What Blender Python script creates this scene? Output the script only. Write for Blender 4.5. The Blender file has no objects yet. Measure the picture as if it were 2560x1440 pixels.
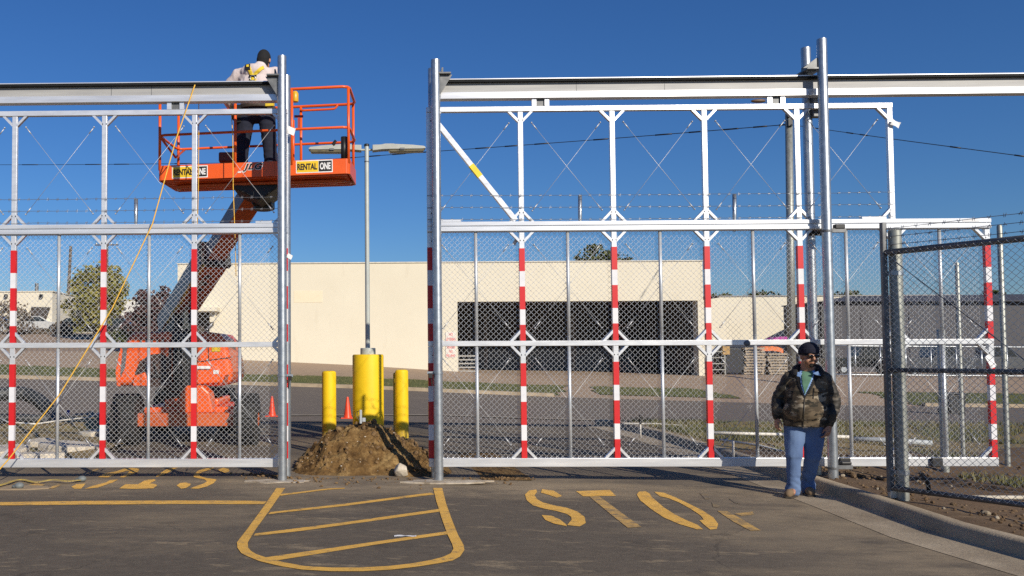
import bpy, bmesh, math, random
from mathutils import Vector, Matrix, noise, Euler
from mathutils.bvhtree import BVHTree
random.seed(7)
C = bpy.context
SC = C.scene
PI = math.pi

# ------------------------------------------------------------------ camera
F = 2100.0; PX, PY = 854.1, 802.3
YAW, PITCH, ROLL = -0.0196, 0.0393, -0.0040
CAMP = Vector((0.0, -11.1784, 1.6468))
_cy, _sy = math.cos(YAW), math.sin(YAW)
FWD = Vector((_sy*math.cos(PITCH), _cy*math.cos(PITCH), math.sin(PITCH)))
_r = Vector((_cy, -_sy, 0)); _u = _r.cross(FWD)
RGT = _r*math.cos(ROLL) + _u*math.sin(ROLL)
UPV = -_r*math.sin(ROLL) + _u*math.cos(ROLL)
cd = bpy.data.cameras.new("camera"); cam = bpy.data.objects.new("camera", cd)
C.collection.objects.link(cam)
m3 = Matrix((RGT, UPV, -FWD)).transposed()
cam.matrix_world = Matrix.Translation(CAMP) @ m3.to_4x4()
cd.sensor_fit = 'HORIZONTAL'; cd.sensor_width = 36.0; cd.lens = F/2560*36
cd.shift_x = (1280-PX)/2560; cd.shift_y = (PY-720)/2560
cd.clip_end = 2000; cd.clip_start = 0.05
SC.camera = cam

# ------------------------------------------------------------------ light
SUN_AZ = math.radians(29.5)     # to the right of the view axis, behind the camera
SUN_EL = math.radians(26.5)
S = Vector((math.sin(SUN_AZ)*math.cos(SUN_EL), -math.cos(SUN_AZ)*math.cos(SUN_EL), math.sin(SUN_EL)))
w = bpy.data.worlds.new("World"); SC.world = w; w.use_nodes = True
nt = w.node_tree; nt.nodes.clear()
sky = nt.nodes.new("ShaderNodeTexSky"); sky.sky_type = 'NISHITA'; sky.sun_disc = False
sky.sun_elevation = SUN_EL
sky.sun_rotation = math.atan2(S.x, S.y)
sky.altitude = 300; sky.air_density = 1.2; sky.dust_density = 0.3; sky.ozone_density = 10.0
bg = nt.nodes.new("ShaderNodeBackground"); bg.inputs[1].default_value = 0.072
wo = nt.nodes.new("ShaderNodeOutputWorld")
hs = nt.nodes.new('ShaderNodeHueSaturation'); hs.inputs['Saturation'].default_value = 1.07; hs.inputs['Hue'].default_value = .507; hs.inputs['Value'].default_value = 1.05
nt.links.new(sky.outputs[0], hs.inputs['Color']); nt.links.new(hs.outputs[0], bg.inputs[0]); nt.links.new(bg.outputs[0], wo.inputs[0])
sl = bpy.data.lights.new("sun", 'SUN'); sl.energy = 4.3; sl.angle = math.radians(0.5); sl.color = (1.0, 0.91, 0.77)
so = bpy.data.objects.new("sun", sl); C.collection.objects.link(so)
so.rotation_euler = S.to_track_quat('Z', 'Y').to_euler(); so.location = (6, -8, 12)
SC.view_settings.view_transform = 'Standard'; SC.view_settings.look = 'None'
SC.view_settings.exposure = 0.2; SC.view_settings.gamma = 1.0
SC.render.engine = 'CYCLES'
SC.cycles.max_bounces = 6; SC.cycles.use_denoising = False

# ------------------------------------------------------------------ helpers
def ray(x, y):
    return FWD + RGT*((x-PX)/F) + UPV*((PY-y)/F)
def W(x, y, Y):                       # the point seen at photo pixel (x, y) at depth plane Y
    d = ray(x, y); return CAMP + d*((Y-CAMP.y)/d.y)
def G(x, y, z=0.0):                   # the point of the level z seen there
    d = ray(x, y); return CAMP + d*((z-CAMP.z)/d.z)

def sstep(a, b, t):
    t = min(1, max(0, (t-a)/(b-a))); return t*t*(3-2*t)
HX = [-40, -20, -8, 0, 8, 20, 40]
HY = [4, 10, 20, 26, 31, 37, 60, 100]
HT = [[0, 0, 0, 0, -.145, -.2, -.2],
      [.15, .1, .05, 0, -.15, -.28, -.4],
      [.9, .5, .25, .05, -.25, -.6, -.9],
      [1.2, .75, .4, .12, -.25, -.65, -1.0],
      [1.9, 1.3, .75, .5, .1, -.2, -.5],
      [2.6, 2.0, 1.4, 1.0, .46, .33, .1],
      [4.0, 3.3, 2.5, 1.6, .8, .4, .2],
      [5.0, 4.4, 3.2, 2.0, 1.0, .4, .3]]
def H(X, Y):
    def seg(L, v):
        if v <= L[0]: return 0, 0.0
        if v >= L[-1]: return len(L)-2, 1.0
        for i in range(len(L)-1):
            if v <= L[i+1]:
                return i, (v-L[i])/(L[i+1]-L[i])
    i, a = seg(HX, X); j, b = seg(HY, Y)
    return (HT[j][i]*(1-a)+HT[j][i+1]*a)*(1-b) + (HT[j+1][i]*(1-a)+HT[j+1][i+1]*a)*b
def GH(x, y):                         # terrain point seen at the pixel
    d = ray(x, y); t = 2.0
    for k in range(4000):
        p = CAMP + d*t
        if p.z <= H(p.x, p.y): return p
        t += 0.05
    return p

def HIT(x, y, dz=0.0):                # the same on the near pavement, by iteration
    p = G(x, y, dz)
    for k in range(12): p = G(x, y, H(p.x, p.y)+dz)
    return p

WL = {}
class MB:
    def __init__(s): s.v = []; s.f = []; s.m = []; s.cm = 0
    def add(s, vs, fs):
        o = len(s.v); s.v += [tuple(a) for a in vs]
        s.f += [tuple(i+o for i in f) for f in fs]; s.m += [s.cm]*len(fs)
        return s
    def box(s, c, d, R=None):
        c = Vector(c); h = Vector(d)*.5; vs = []
        for x in (-1, 1):
            for y in (-1, 1):
                for z in (-1, 1):
                    p = Vector((x*h.x, y*h.y, z*h.z))
                    vs.append(c + (R @ p if R else p))
        return s.add(vs, [(0,1,3,2),(4,6,7,5),(0,4,5,1),(2,3,7,6),(0,2,6,4),(1,5,7,3)])
    def bar(s, p0, p1, w, h, up=(0,0,1)):      # rectangular bar; h along up, w across
        p0 = Vector(p0); p1 = Vector(p1); d = (p1-p0).normalized()
        u = Vector(up); u = (u-d*u.dot(d)); 
        if u.length < 1e-5: u = Vector((0,1,0)); u = u-d*u.dot(d)
        u.normalize(); r = d.cross(u); vs = []
        for p in (p0, p1):
            for a, b in ((-1,-1),(1,-1),(1,1),(-1,1)):
                vs.append(p + r*(a*w/2) + u*(b*h/2))
        return s.add(vs, [(3,2,1,0),(4,5,6,7),(0,1,5,4),(1,2,6,5),(2,3,7,6),(3,0,4,7)])
    def tube(s, pts, r, n=8, cap=True):
        pts = [Vector(p) for p in pts]; N = len(pts); rs = r if isinstance(r, (list, tuple)) else [r]*N
        prev = None; vs = []
        for i, p in enumerate(pts):
            d = (pts[min(i+1, N-1)]-pts[max(i-1, 0)]).normalized()
            if prev is None:
                a = Vector((0,0,1)) if abs(d.z) < .9 else Vector((0,1,0))
                prev = (a-d*a.dot(d)).normalized()
            else:
                prev = (prev-d*prev.dot(d))
                prev = prev.normalized() if prev.length > 1e-6 else Vector((1,0,0))
            q = d.cross(prev)
            for k in range(n):
                t = 2*PI*k/n; vs.append(p + prev*(rs[i]*math.cos(t)) + q*(rs[i]*math.sin(t)))
        fs = []
        for i in range(N-1):
            for k in range(n):
                a = i*n+k; b = i*n+(k+1) % n; fs.append((a, b, b+n, a+n))
        if cap: fs.append(tuple(range(n-1, -1, -1))); fs.append(tuple((N-1)*n+k for k in range(n)))
        return s.add(vs, fs)
    def lathe(s, prof, c=(0,0,0), n=24, R=None):   # prof: (r, z) list, closed by caps
        c = Vector(c); vs = []; fs = []
        for r, z in prof:
            for k in range(n):
                t = 2*PI*k/n; p = Vector((r*math.cos(t), r*math.sin(t), z)); vs.append(c + (R @ p if R else p))
        for i in range(len(prof)-1):
            for k in range(n):
                a = i*n+k; b = i*n+(k+1) % n; fs.append((a, b, b+n, a+n))
        fs.append(tuple(range(n-1, -1, -1))); fs.append(tuple((len(prof)-1)*n+k for k in range(n)))
        return s.add(vs, fs)
    def prism(s, poly, e, o=(0,0,0), ax=(1,0,0), ay=(0,0,1)):  # 2-D poly in ax/ay extruded by vector e
        ax = Vector(ax); ay = Vector(ay); o = Vector(o); e = Vector(e); n = len(poly)
        a = [o + ax*x + ay*y for x, y in poly]; vs = a + [p+e for p in a]
        fs = [tuple(range(n)), tuple(range(2*n-1, n-1, -1))]
        for k in range(n): fs.append((k, k+n, (k+1) % n + n, (k+1) % n))
        return s.add(vs, fs)
    def ell(s, c, r, R=None, nu=14, nv=10):
        c = Vector(c); prof = []
        vs = []; fs = []
        for i in range(1, nv):
            t = PI*i/nv
            for k in range(nu):
                a = 2*PI*k/nu; p = Vector((r[0]*math.sin(t)*math.cos(a), r[1]*math.sin(t)*math.sin(a), -r[2]*math.cos(t)))
                vs.append(c + (R @ p if R else p))
        for i in range(nv-2):
            for k in range(nu):
                a = i*nu+k; b = i*nu+(k+1) % nu; fs.append((a, b, b+nu, a+nu))
        p = Vector((0,0,-r[2])); q = Vector((0,0,r[2]))
        vs.append(c + (R @ p if R else p)); vs.append(c + (R @ q if R else q)); lo = len(vs)-2
        for k in range(nu):
            fs.append((lo, (k+1) % nu, k)); fs.append((lo+1, (nv-2)*nu+k, (nv-2)*nu+(k+1) % nu))
        return s.add(vs, fs)
    def caps(s, p0, p1, r0, r1, n=12):             # tapered capsule
        p0 = Vector(p0); p1 = Vector(p1); d = p1-p0; L = d.length; d.normalize()
        pts = []; rs = []
        for k in range(4):
            t = k/4*PI/2; pts.append(p0 - d*(r0*math.cos(t))); rs.append(max(r0*math.sin(t), r0*.08))
        for k in range(5): pts.append(p0 + (p1-p0)*(k/4)); rs.append(r0+(r1-r0)*k/4)
        for k in range(3, -1, -1):
            t = k/4*PI/2; pts.append(p1 + d*(r1*math.cos(t))); rs.append(max(r1*math.sin(t), r1*.08))
        return s.tube(pts, rs, n)
    def build(s, name, mat, parent=None, smooth=False, bevel=0, auto=None, seg=2):
        me = bpy.data.meshes.new(name)
        vs = s.v; n = len(vs)
        c = Vector((sum(v[0] for v in vs)/n, sum(v[1] for v in vs)/n, min(v[2] for v in vs)))
        me.from_pydata([(v[0]-c.x, v[1]-c.y, v[2]-c.z) for v in vs], [], s.f)
        mats = mat if isinstance(mat, (list, tuple)) else [mat]
        for m in mats: me.materials.append(m)
        if len(mats) > 1: me.polygons.foreach_set("material_index", s.m)
        if smooth: me.polygons.foreach_set("use_smooth", [True]*len(me.polygons))
        if auto: 
            me.polygons.foreach_set("use_smooth", [True]*len(me.polygons)); me.set_sharp_from_angle(angle=math.radians(auto))
        me.update()
        return link(name, me, c, parent, bevel, seg)
def link(name, me, c, parent=None, bevel=0, seg=2):
    o = bpy.data.objects.new(name, me); C.collection.objects.link(o)
    o.location = c; WL[o.name] = Vector(c)
    if parent:
        o.parent = parent; o.matrix_parent_inverse = Matrix.Translation(-WL[parent.name])
    if bevel:
        b = o.modifiers.new("bevel", 'BEVEL'); b.width = bevel; b.segments = seg; b.limit_method = 'ANGLE'; b.angle_limit = math.radians(40)
    return o
def thing(name, label, cat, loc=(0,0,0), group=None):
    o = bpy.data.objects.new(name, None); C.collection.objects.link(o); o.location = loc; o.empty_display_size = .2
    WL[o.name] = Vector(loc); return tag(o, label, cat, group)
def tag(o, label, cat, group=None):
    o["label"] = label; o["category"] = cat
    if group: o["group"] = group
    return o
def kind(o, k): o["kind"] = k; return o
def copy_tree(o, delta=(0,0,0)):
    c = o.copy(); C.collection.objects.link(c); c.location = o.location + Vector(delta); WL[c.name] = Vector(c.location)
    for ch in list(o.children):
        d = ch.copy(); C.collection.objects.link(d); d.parent = c; WL[d.name] = Vector((0,0,0))
        for g in list(ch.children):
            e = g.copy(); C.collection.objects.link(e); e.parent = d
    return c

# ------------------------------------------------------------------ materials
def nodes(name):
    m = bpy.data.materials.new(name); m.use_nodes = True; n = m.node_tree
    b = n.nodes["Principled BSDF"]; return m, n, b
def rgb(c): return (c[0], c[1], c[2], 1)
def noise_node(n, co, scale, detail=5, rough=.6, stretch=None, w=0):
    t = n.nodes.new("ShaderNodeTexNoise"); t.inputs["Scale"].default_value = scale
    t.inputs["Detail"].default_value = detail; t.inputs["Roughness"].default_value = rough
    mp = n.nodes.new("ShaderNodeMapping"); mp.inputs["Scale"].default_value = stretch or (1,1,1); mp.inputs["Location"].default_value = (w, w*.7, w*.3)
    n.links.new(co, mp.inputs[0]); n.links.new(mp.outputs[0], t.inputs["Vector"])
    return t.outputs["Fac"]
def ramp(n, fac, stops):
    r = n.nodes.new("ShaderNodeValToRGB"); e = r.color_ramp.elements
    while len(e) < len(stops): e.new(.5)
    for k, (p, c) in enumerate(stops):
        e[k].position = p; e[k].color = rgb(c) if isinstance(c, (tuple, list)) else (c, c, c, 1)
    n.links.new(fac, r.inputs[0]); return r.outputs[0]
def mix(n, fac, a, b, mode='MIX'):
    x = n.nodes.new("ShaderNodeMix"); x.data_type = 'RGBA'; x.blend_type = mode
    def put(i, v):
        if isinstance(v, (int, float)): x.inputs[i].default_value = v
        elif isinstance(v, (tuple, list)): x.inputs[i].default_value = rgb(v)
        else: n.links.new(v, x.inputs[i])
    put(0, fac); put(6, a); put(7, b); return x.outputs[2]
def M(name, col, rough=.6, metal=0.0, col2=None, scale=6, lo=.35, hi=.65, bump=0, bscale=None, stretch=None, spec=.5, coat=0, detail=5):
    m, n, b = nodes(name); co = n.nodes.new("ShaderNodeTexCoord").outputs["Object"]
    b.inputs["Roughness"].default_value = rough; b.inputs["Metallic"].default_value = metal
    b.inputs["Specular IOR Level"].default_value = spec; b.inputs["Coat Weight"].default_value = coat
    c2 = col2 or tuple(x*.8 for x in col)
    f = noise_node(n, co, scale, detail, .6, stretch)
    n.links.new(ramp(n, f, [(lo, c2), (hi, col)]), b.inputs["Base Color"])
    if bump:
        bm = n.nodes.new("ShaderNodeBump"); bm.inputs["Strength"].default_value = bump; bm.inputs["Distance"].default_value = .02
        n.links.new(noise_node(n, co, bscale or scale*4, 4, .6, stretch, 3.1), bm.inputs["Height"]); n.links.new(bm.outputs[0], b.inputs["Normal"])
    return m

ALU = M("mill_aluminium", (.79,.80,.81), .30, .45, (.62,.63,.65), 3.6, .34, .62, bump=.05, bscale=30, stretch=(1,1,4))
ALU_B = M("beam_aluminium", (.79,.80,.81), .30, .45, (.60,.61,.63), 2.6, .35, .7, stretch=(.5,1,6))
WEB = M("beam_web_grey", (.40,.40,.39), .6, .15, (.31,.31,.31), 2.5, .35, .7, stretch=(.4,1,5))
GALV = M("galvanised_steel", (.50,.53,.55), .36, .8, (.36,.39,.42), 14, .35, .65, bump=.04, bscale=60)
CABL = M("brace_cable_steel", (.60,.61,.62), .5, .5, (.5,.51,.52), 9)
PICK = M("picket_tube", (.60,.63,.66), .4, .45, (.50,.53,.56), 9)
GALV_OLD = M("weathered_galvanised", (.40,.41,.38), .5, .55, (.27,.28,.25), 9, .35, .65)
FRAME_DARK = M("dull_grey_frame", (.17,.175,.18), .5, .4, (.10,.105,.11), 9, .35, .65)
WIRE = M("mesh_wire", (.90,.90,.90), .32, .55, (.80,.80,.81), 20)
WIRE_DK = M("barbed_wire_steel", (.26,.27,.29), .5, .6)
RED = M("red_reflective_tape", (.62,.018,.022), .35, 0, (.54,.014,.018), 8)
WHT = M("white_reflective_tape", (.74,.74,.76), .35, 0, (.66,.66,.69), 8)
def yellow():
    m, n, b = nodes("yellow_bollard_paint"); co = n.nodes.new("ShaderNodeTexCoord").outputs["Object"]
    c = ramp(n, noise_node(n, co, 2.0, 5, .6), [(.3, (.76,.50,.010)), (.7, (.85,.58,.012))])
    c = mix(n, ramp(n, noise_node(n, co, 5, 7, .8, (1,1,.4), 4), [(.58, 0.0), (.72, .5)]), c, (.50,.33,.04))
    c = mix(n, ramp(n, noise_node(n, co, 11, 6, .85, (1,1,.6), 14), [(.66, 0.0), (.69, .8)]), c, (.22,.16,.08))
    sx = n.nodes.new("ShaderNodeSeparateXYZ"); n.links.new(co, sx.inputs[0]); r = n.nodes.new("ShaderNodeMapRange"); n.links.new(sx.outputs[2], r.inputs[0])
    r.inputs[1].default_value = .22; r.inputs[2].default_value = .55; r.inputs[3].default_value = 1; r.inputs[4].default_value = 0
    k = n.nodes.new("ShaderNodeMath"); k.operation = 'MULTIPLY'; n.links.new(r.outputs[0], k.inputs[0]); n.links.new(ramp(n, noise_node(n, co, 7, 6, .8), [(.35, .1), (.6, .85)]), k.inputs[1])
    c = mix(n, k.outputs[0], c, (.30,.21,.10))
    n.links.new(c, b.inputs["Base Color"]); b.inputs["Roughness"].default_value = .55; b.inputs["Specular IOR Level"].default_value = .3
    return m
YEL = yellow()
POLE_GREY = M("lamp_pole_paint", (.46,.49,.46), .45, .1, (.40,.43,.41), 5)
LAMP_BODY = M("lamp_housing", (.42,.43,.39), .5, .0, (.36,.37,.34), 6)
LAMP_LENS = M("lamp_lens", (.18,.15,.08), .25, 0, (.10,.09,.06), 18)
ORANGE = M("orange_machine_paint", (.80,.115,.014), .35, 0, (.70,.095,.012), 3, .3, .7)
ORANGE_D = M("orange_boom_paint", (.60,.115,.022), .45, 0, (.50,.09,.02), 3, .3, .7)
BOOM_GREY = M("boom_grey_paint", (.27,.245,.23), .45, .1, (.20,.185,.175), 4)
BLACK = M("black_steel", (.014,.014,.015), .5, .0, (.008,.008,.009), 6)
RUBBER = M("tyre_rubber", (.022,.021,.020), .8, 0, (.016,.016,.017), 12, bump=.2, bscale=40)
ROPE = M("yellow_rope", (.80,.48,.06), .7, 0, (.68,.38,.05), 60)
CONE = M("orange_cone_plastic", (.85,.07,.015), .4)
PAPER = M("white_paper_tag", (.82,.82,.82), .7)
CONC = M("footing_concrete", (.36,.31,.24), .9, 0, (.25,.205,.145), 4, .35, .65, bump=.2, bscale=40)
KERB = M("kerb_concrete", (.40,.325,.225), .9, 0, (.25,.195,.13), 2.2, .32, .68, bump=.35, bscale=35, detail=8)
def cream():
    m, n, b = nodes("cream_stucco"); co = n.nodes.new("ShaderNodeTexCoord").outputs["Object"]
    c = ramp(n, noise_node(n, co, .35, 6, .65), [(.3, (.655,.60,.475)), (.7, (.70,.645,.515))])
    c = mix(n, ramp(n, noise_node(n, co, .9, 7, .75, (1.6,1,.35), 6), [(.58, 0.0), (.78, .45)]), c, (.50,.44,.33))
    c = mix(n, ramp(n, noise_node(n, co, 3.5, 5, .8, (1,1,1), 9), [(.60, 0.0), (.75, .25)]), c, (.58,.52,.40))
    n.links.new(c, b.inputs["Base Color"]); b.inputs["Roughness"].default_value = .92; b.inputs["Specular IOR Level"].default_value = .2
    return m
CREAM = cream()
PVC = M("white_pvc", (.74,.72,.66), .5, 0, (.62,.58,.50), 6)
PVC_D = M("dusty_pvc", (.50,.46,.38), .7, 0, (.36,.31,.23), 5)
FOOT = M("pale_footing_concrete", (.46,.40,.32), .9, 0, (.28,.225,.155), 5, .38, .6, bump=.3, bscale=40, detail=8)
WOODP = M("weathered_wood", (.13,.10,.075), .9, 0, (.085,.065,.05), 6, stretch=(1,1,.2))
ROCK = M("limestone_rock", (.60,.53,.42), .95, 0, (.48,.41,.31), 5, .35, .65, bump=.4, bscale=25)

def ground_mat(name, base, dark, tan, tan_amt, fine=90, streak=(.35,1,1), tan_scale=.55, bump=.25, rough=.9, cracks=False, dust=None):
    m, n, b = nodes(name); co = n.nodes.new("ShaderNodeTexCoord").outputs["Object"]
    f1 = noise_node(n, co, .8, 6, .65); f2 = noise_node(n, co, fine, 3, .7); fm = noise_node(n, co, 14, 5, .75, (.6,1,1), 11)
    c = ramp(n, f1, [(.3, dark), (.7, base)])
    c = mix(n, .55, c, ramp(n, fm, [(.32, tuple(x*.55 for x in base)), (.5, base), (.70, tuple(min(1,x*1.5) for x in base))]))
    c = mix(n, .35, c, ramp(n, f2, [(.3, tuple(x*.5 for x in base)), (.72, tuple(min(1,x*1.7) for x in base))]))
    f3 = noise_node(n, co, tan_scale, 7, .68, streak, 5.3)
    c = mix(n, ramp(n, f3, [(tan_amt, 0.0), (tan_amt+.22, .75)]), c, tan)
    f4 = noise_node(n, co, 4.2, 5, .78, (.35,1,1), 1.7)
    c = mix(n, ramp(n, f4, [(.57, 0.0), (.68, .75)]), c, tan)
    f5 = noise_node(n, co, 1.6, 6, .7, (1,1,1), 23)
    c = mix(n, ramp(n, f5, [(.60, 0.0), (.74, .6)]), c, tuple(x*.55 for x in dark))
    if cracks:
        vo = n.nodes.new("ShaderNodeTexVoronoi"); vo.inputs["Scale"].default_value = 34; n.links.new(co, vo.inputs["Vector"])
        sp = ramp(n, vo.outputs["Distance"], [(.10, 1.0), (.16, 0.0)])
        gate = ramp(n, noise_node(n, co, 2.3, 5, .7, None, 31), [(.55, 0.0), (.66, .8)])
        c = mix(n, mix(n, 1.0, sp, gate, 'MULTIPLY'), c, (.36,.30,.21))
        wv = n.nodes.new("ShaderNodeTexNoise"); wv.inputs["Scale"].default_value = 1.3; wv.inputs["Detail"].default_value = 6; n.links.new(co, wv.inputs["Vector"])
        ad = n.nodes.new("ShaderNodeVectorMath"); ad.operation = 'MULTIPLY_ADD'; n.links.new(wv.outputs["Color"], ad.inputs[0]); ad.inputs[1].default_value = (.9,.9,0); n.links.new(co, ad.inputs[2])
        v2 = n.nodes.new("ShaderNodeTexVoronoi"); v2.feature = 'DISTANCE_TO_EDGE'; v2.inputs["Scale"].default_value = .33; n.links.new(ad.outputs[0], v2.inputs["Vector"])
        ck = ramp(n, v2.outputs["Distance"], [(.0014, .45), (.0034, 0.0)])
        c = mix(n, mix(n, 1.0, ck, ramp(n, noise_node(n, co, .5, 3, .6, None, 41), [(.47, 0.0), (.55, 1.0)]), 'MULTIPLY'), c, (.03,.026,.022))
    if dust:
        geo = n.nodes.new("ShaderNodeNewGeometry"); sx = n.nodes.new("ShaderNodeSeparateXYZ"); n.links.new(geo.outputs["Position"], sx.inputs[0])
        def tri(sock, lo, a, bb, hi):
            r = n.nodes.new("ShaderNodeMapRange"); r.interpolation_type = 'SMOOTHSTEP'; n.links.new(sock, r.inputs[0]); r.inputs[1].default_value = lo; r.inputs[2].default_value = a
            q = n.nodes.new("ShaderNodeMapRange"); q.interpolation_type = 'SMOOTHSTEP'; n.links.new(sock, q.inputs[0]); q.inputs[1].default_value = bb; q.inputs[2].default_value = hi; q.inputs[3].default_value = 1; q.inputs[4].default_value = 0
            k = n.nodes.new("ShaderNodeMath"); k.operation = 'MULTIPLY'; n.links.new(r.outputs[0], k.inputs[0]); n.links.new(q.outputs[0], k.inputs[1]); return k.outputs[0]
        for (x0, x1, x2, x3, y0, y1, y2, y3, amt) in dust:
            k = n.nodes.new("ShaderNodeMath"); k.operation = 'MULTIPLY'; n.links.new(tri(sx.outputs[0], x0, x1, x2, x3), k.inputs[0]); n.links.new(tri(sx.outputs[1], y0, y1, y2, y3), k.inputs[1])
            k2 = n.nodes.new("ShaderNodeMath"); k2.operation = 'MULTIPLY'; n.links.new(k.outputs[0], k2.inputs[0]); n.links.new(ramp(n, noise_node(n, co, 2.6, 7, .75, (.5,1,1), 17), [(.36, 0.0), (.62, amt)]), k2.inputs[1])
            c = mix(n, k2.outputs[0], c, (.30,.235,.155))
    n.links.new(c, b.inputs["Base Color"]); b.inputs["Roughness"].default_value = rough
    b.inputs["Specular IOR Level"].default_value = .25
    bm = n.nodes.new("ShaderNodeBump"); bm.inputs["Strength"].default_value = bump; bm.inputs["Distance"].default_value = .012
    n.links.new(mix(n, .5, f2, fm), bm.inputs["Height"]); n.links.new(bm.outputs[0], b.inputs["Normal"])
    return m
ASPH = ground_mat("driveway_asphalt", (.124,.101,.075), (.080,.066,.050), (.33,.255,.16), .50, cracks=True, bump=.4, dust=[(-2.2,-1.0,2.2,4.0,-1.6,-.7,.2,1.5,.95), (-8,-6,-3,-1.5,-1.6,-.9,.6,1.6,.6), (3.0,5.0,6.5,8,-9,-5,0,4,.8)])
STREET = ground_mat("street_asphalt", (.168,.138,.110), (.130,.108,.087), (.22,.18,.14), .60, fine=30)
TANPAVE = ground_mat("tan_pavement", (.34,.25,.175), (.26,.19,.135), (.40,.31,.215), .55, fine=20)
DIRT = ground_mat("bare_dirt", (.135,.088,.050), (.065,.042,.024), (.24,.17,.10), .55, fine=22, streak=(1,1,1), bump=.9)
DRY = ground_mat("dry_grass_soil", (.25,.185,.085), (.14,.105,.045), (.36,.28,.16), .56, fine=35, streak=(1,1,1), bump=.8)
GRASS = ground_mat("verge_grass", (.105,.115,.038), (.055,.072,.022), (.19,.165,.075), .56, fine=40, streak=(1,1,1), bump=1.0)
BASE = ground_mat("far_ground", (.22,.175,.115), (.15,.125,.075), (.25,.20,.14), .55, fine=12, streak=(1,1,1))

def paint_mat():
    m, n, b = nodes("yellow_road_paint"); co = n.nodes.new("ShaderNodeTexCoord").outputs["Object"]
    c = ramp(n, noise_node(n, co, 2.5, 5, .6), [(.3, (.66,.37,.062)), (.7, (.80,.455,.080))])
    wear = ramp(n, noise_node(n, co, 13, 7, .82, (.6,1,1), 2.2), [(.53, 0.0), (.64, .9)])
    c = mix(n, wear, c, (.16,.125,.085))
    n.links.new(c, b.inputs["Base Color"]); b.inputs["Roughness"].default_value = .75; return m
PAINT = paint_mat()
def paint_mat2():
    m, n, b = nodes("worn_yellow_road_paint"); co = n.nodes.new("ShaderNodeTexCoord").outputs["Object"]
    wear = ramp(n, noise_node(n, co, 9, 6, .8, (.6,1,1), 4.2), [(.42, 0.0), (.62, .9)])
    c = mix(n, wear, (.58,.35,.09), (.15,.12,.085))
    n.links.new(c, b.inputs["Base Color"]); b.inputs["Roughness"].default_value = .8; return m
PAINT_W = paint_mat2()

def paint_mat3():
    m, n, b = nodes("ghost_yellow_road_paint"); co = n.nodes.new("ShaderNodeTexCoord").outputs["Object"]
    wear = ramp(n, noise_node(n, co, 7, 6, .8, (.6,1,1), 4.2), [(.30, .25), (.56, 1.0)])
    c = mix(n, wear, (.34,.23,.09), ramp(n, noise_node(n, co, 14, 5, .75), [(.3, (.105,.087,.066)), (.7, (.155,.128,.096))]))
    n.links.new(c, b.inputs["Base Color"]); b.inputs["Roughness"].default_value = .9; return m
PAINT_G = paint_mat3()

# ------------------------------------------------------------------ ground
def sheet(name, xs, ys, dz, mat, inside=None, bumpy=0, zf=None):
    mb = MB(); idx = {}
    for j, y in enumerate(ys):
        for i, x in enumerate(xs):
            z = (zf(x, y) if zf else H(x, y)) + dz
            if bumpy: z += bumpy*(noise.fractal((x*1.3, y*1.3, 3.0), .8, 2.1, 4))
            idx[i, j] = len(mb.v); mb.v.append((x, y, z))
    for j in range(len(ys)-1):
        for i in range(len(xs)-1):
            if inside and not inside((xs[i]+xs[i+1])/2, (ys[j]+ys[j+1])/2): continue
            mb.f.append((idx[i,j], idx[i+1,j], idx[i+1,j+1], idx[i,j+1])); mb.m.append(0)
    used = sorted({k for f in mb.f for k in f}); rm = {k: n for n, k in enumerate(used)}
    mb.v = [mb.v[k] for k in used]; mb.f = [tuple(rm[k] for k in f) for f in mb.f]
    return kind(mb.build(name, mat, smooth=True), 'structure')
def lin(a, b, n): return [a+(b-a)*k/n for k in range(n+1)]
gx = [-900,-500,-250,-120,-70]+lin(-48,48,96)+[70,120,250,500,900]
gy = [-900,-300,-80,-30]+lin(-16,64,80)+[80,100,140,220,400,900]
sheet('ground', gx, gy, -.06, BASE)

# kerb line on the right (photo's kerb foot)
kb_px = [(2560,1402),(2364,1347),(2199,1287),(2034,1229),(1915,1187),(1800,1148),(1640,1096),(1530,1068)]
KB = [HIT(x, y) for x, y in kb_px]
KB.insert(0, KB[0] + (KB[0]-KB[1])*2.6)
KB.append(Vector((KB[-1].x-.35, 9.15, KB[-1].z)))
def kx(Y):
    for a, b in zip(KB, KB[1:]):
        if a.y <= Y <= b.y: return a.x+(b.x-a.x)*(Y-a.y)/(b.y-a.y)
    return KB[0].x if Y < KB[0].y else KB[-1].x

sheet('driveway', lin(-26, 30, 56), lin(-16, 9.6, 64), .0, ASPH)
sheet('street', lin(-46, 46, 92), lin(9.4, 25.8, 41), .004, STREET)
def in_apron(x, y): return True
sheet('parking_apron', lin(-46, 46, 92), lin(25.6, 64, 96), .0, TANPAVE)
def in_verge(x, y):
    e = .25*noise.noise((x*.7, y*.7, 0))
    if y < 26.3 or y > 30.6+e: return False
    if x < 8.6+e*2+(y-26)*.35: return True
    if 10.6+(y-26)*.2 < x < 17.2+e*2-(y-28)**2*.15: return y > 27.2
    if x > 24.5+e*2: return y < 30.5
    return False
sheet('verge_grass', lin(-46, 46, 276), lin(26, 31.4, 22), .03, GRASS, in_verge)
def far_kerb(xa, xb, nm):
    mb = MB(); pts = [Vector((x, 25.95+.05*math.sin(x*.2), H(x, 26))) for x in lin(xa, xb, int((xb-xa)*1.5))]
    prof = [(-.02,-.1),(.0,.15),(.16,.16),(.34,.05),(.34,-.1)]
    vs = [p+Vector((0, a, b)) for p in pts for a, b in prof]; n = len(prof); fs = []
    for i in range(len(pts)-1):
        for k in range(n-1): fs.append((i*n+k, (i+1)*n+k, (i+1)*n+k+1, i*n+k+1))
    mb.add(vs, fs); return kind(mb.build(nm, KERB, auto=40), 'structure')
far_kerb(-46, 8.6, 'street_kerb'); far_kerb(24.6, 46, 'street_kerb')
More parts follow.
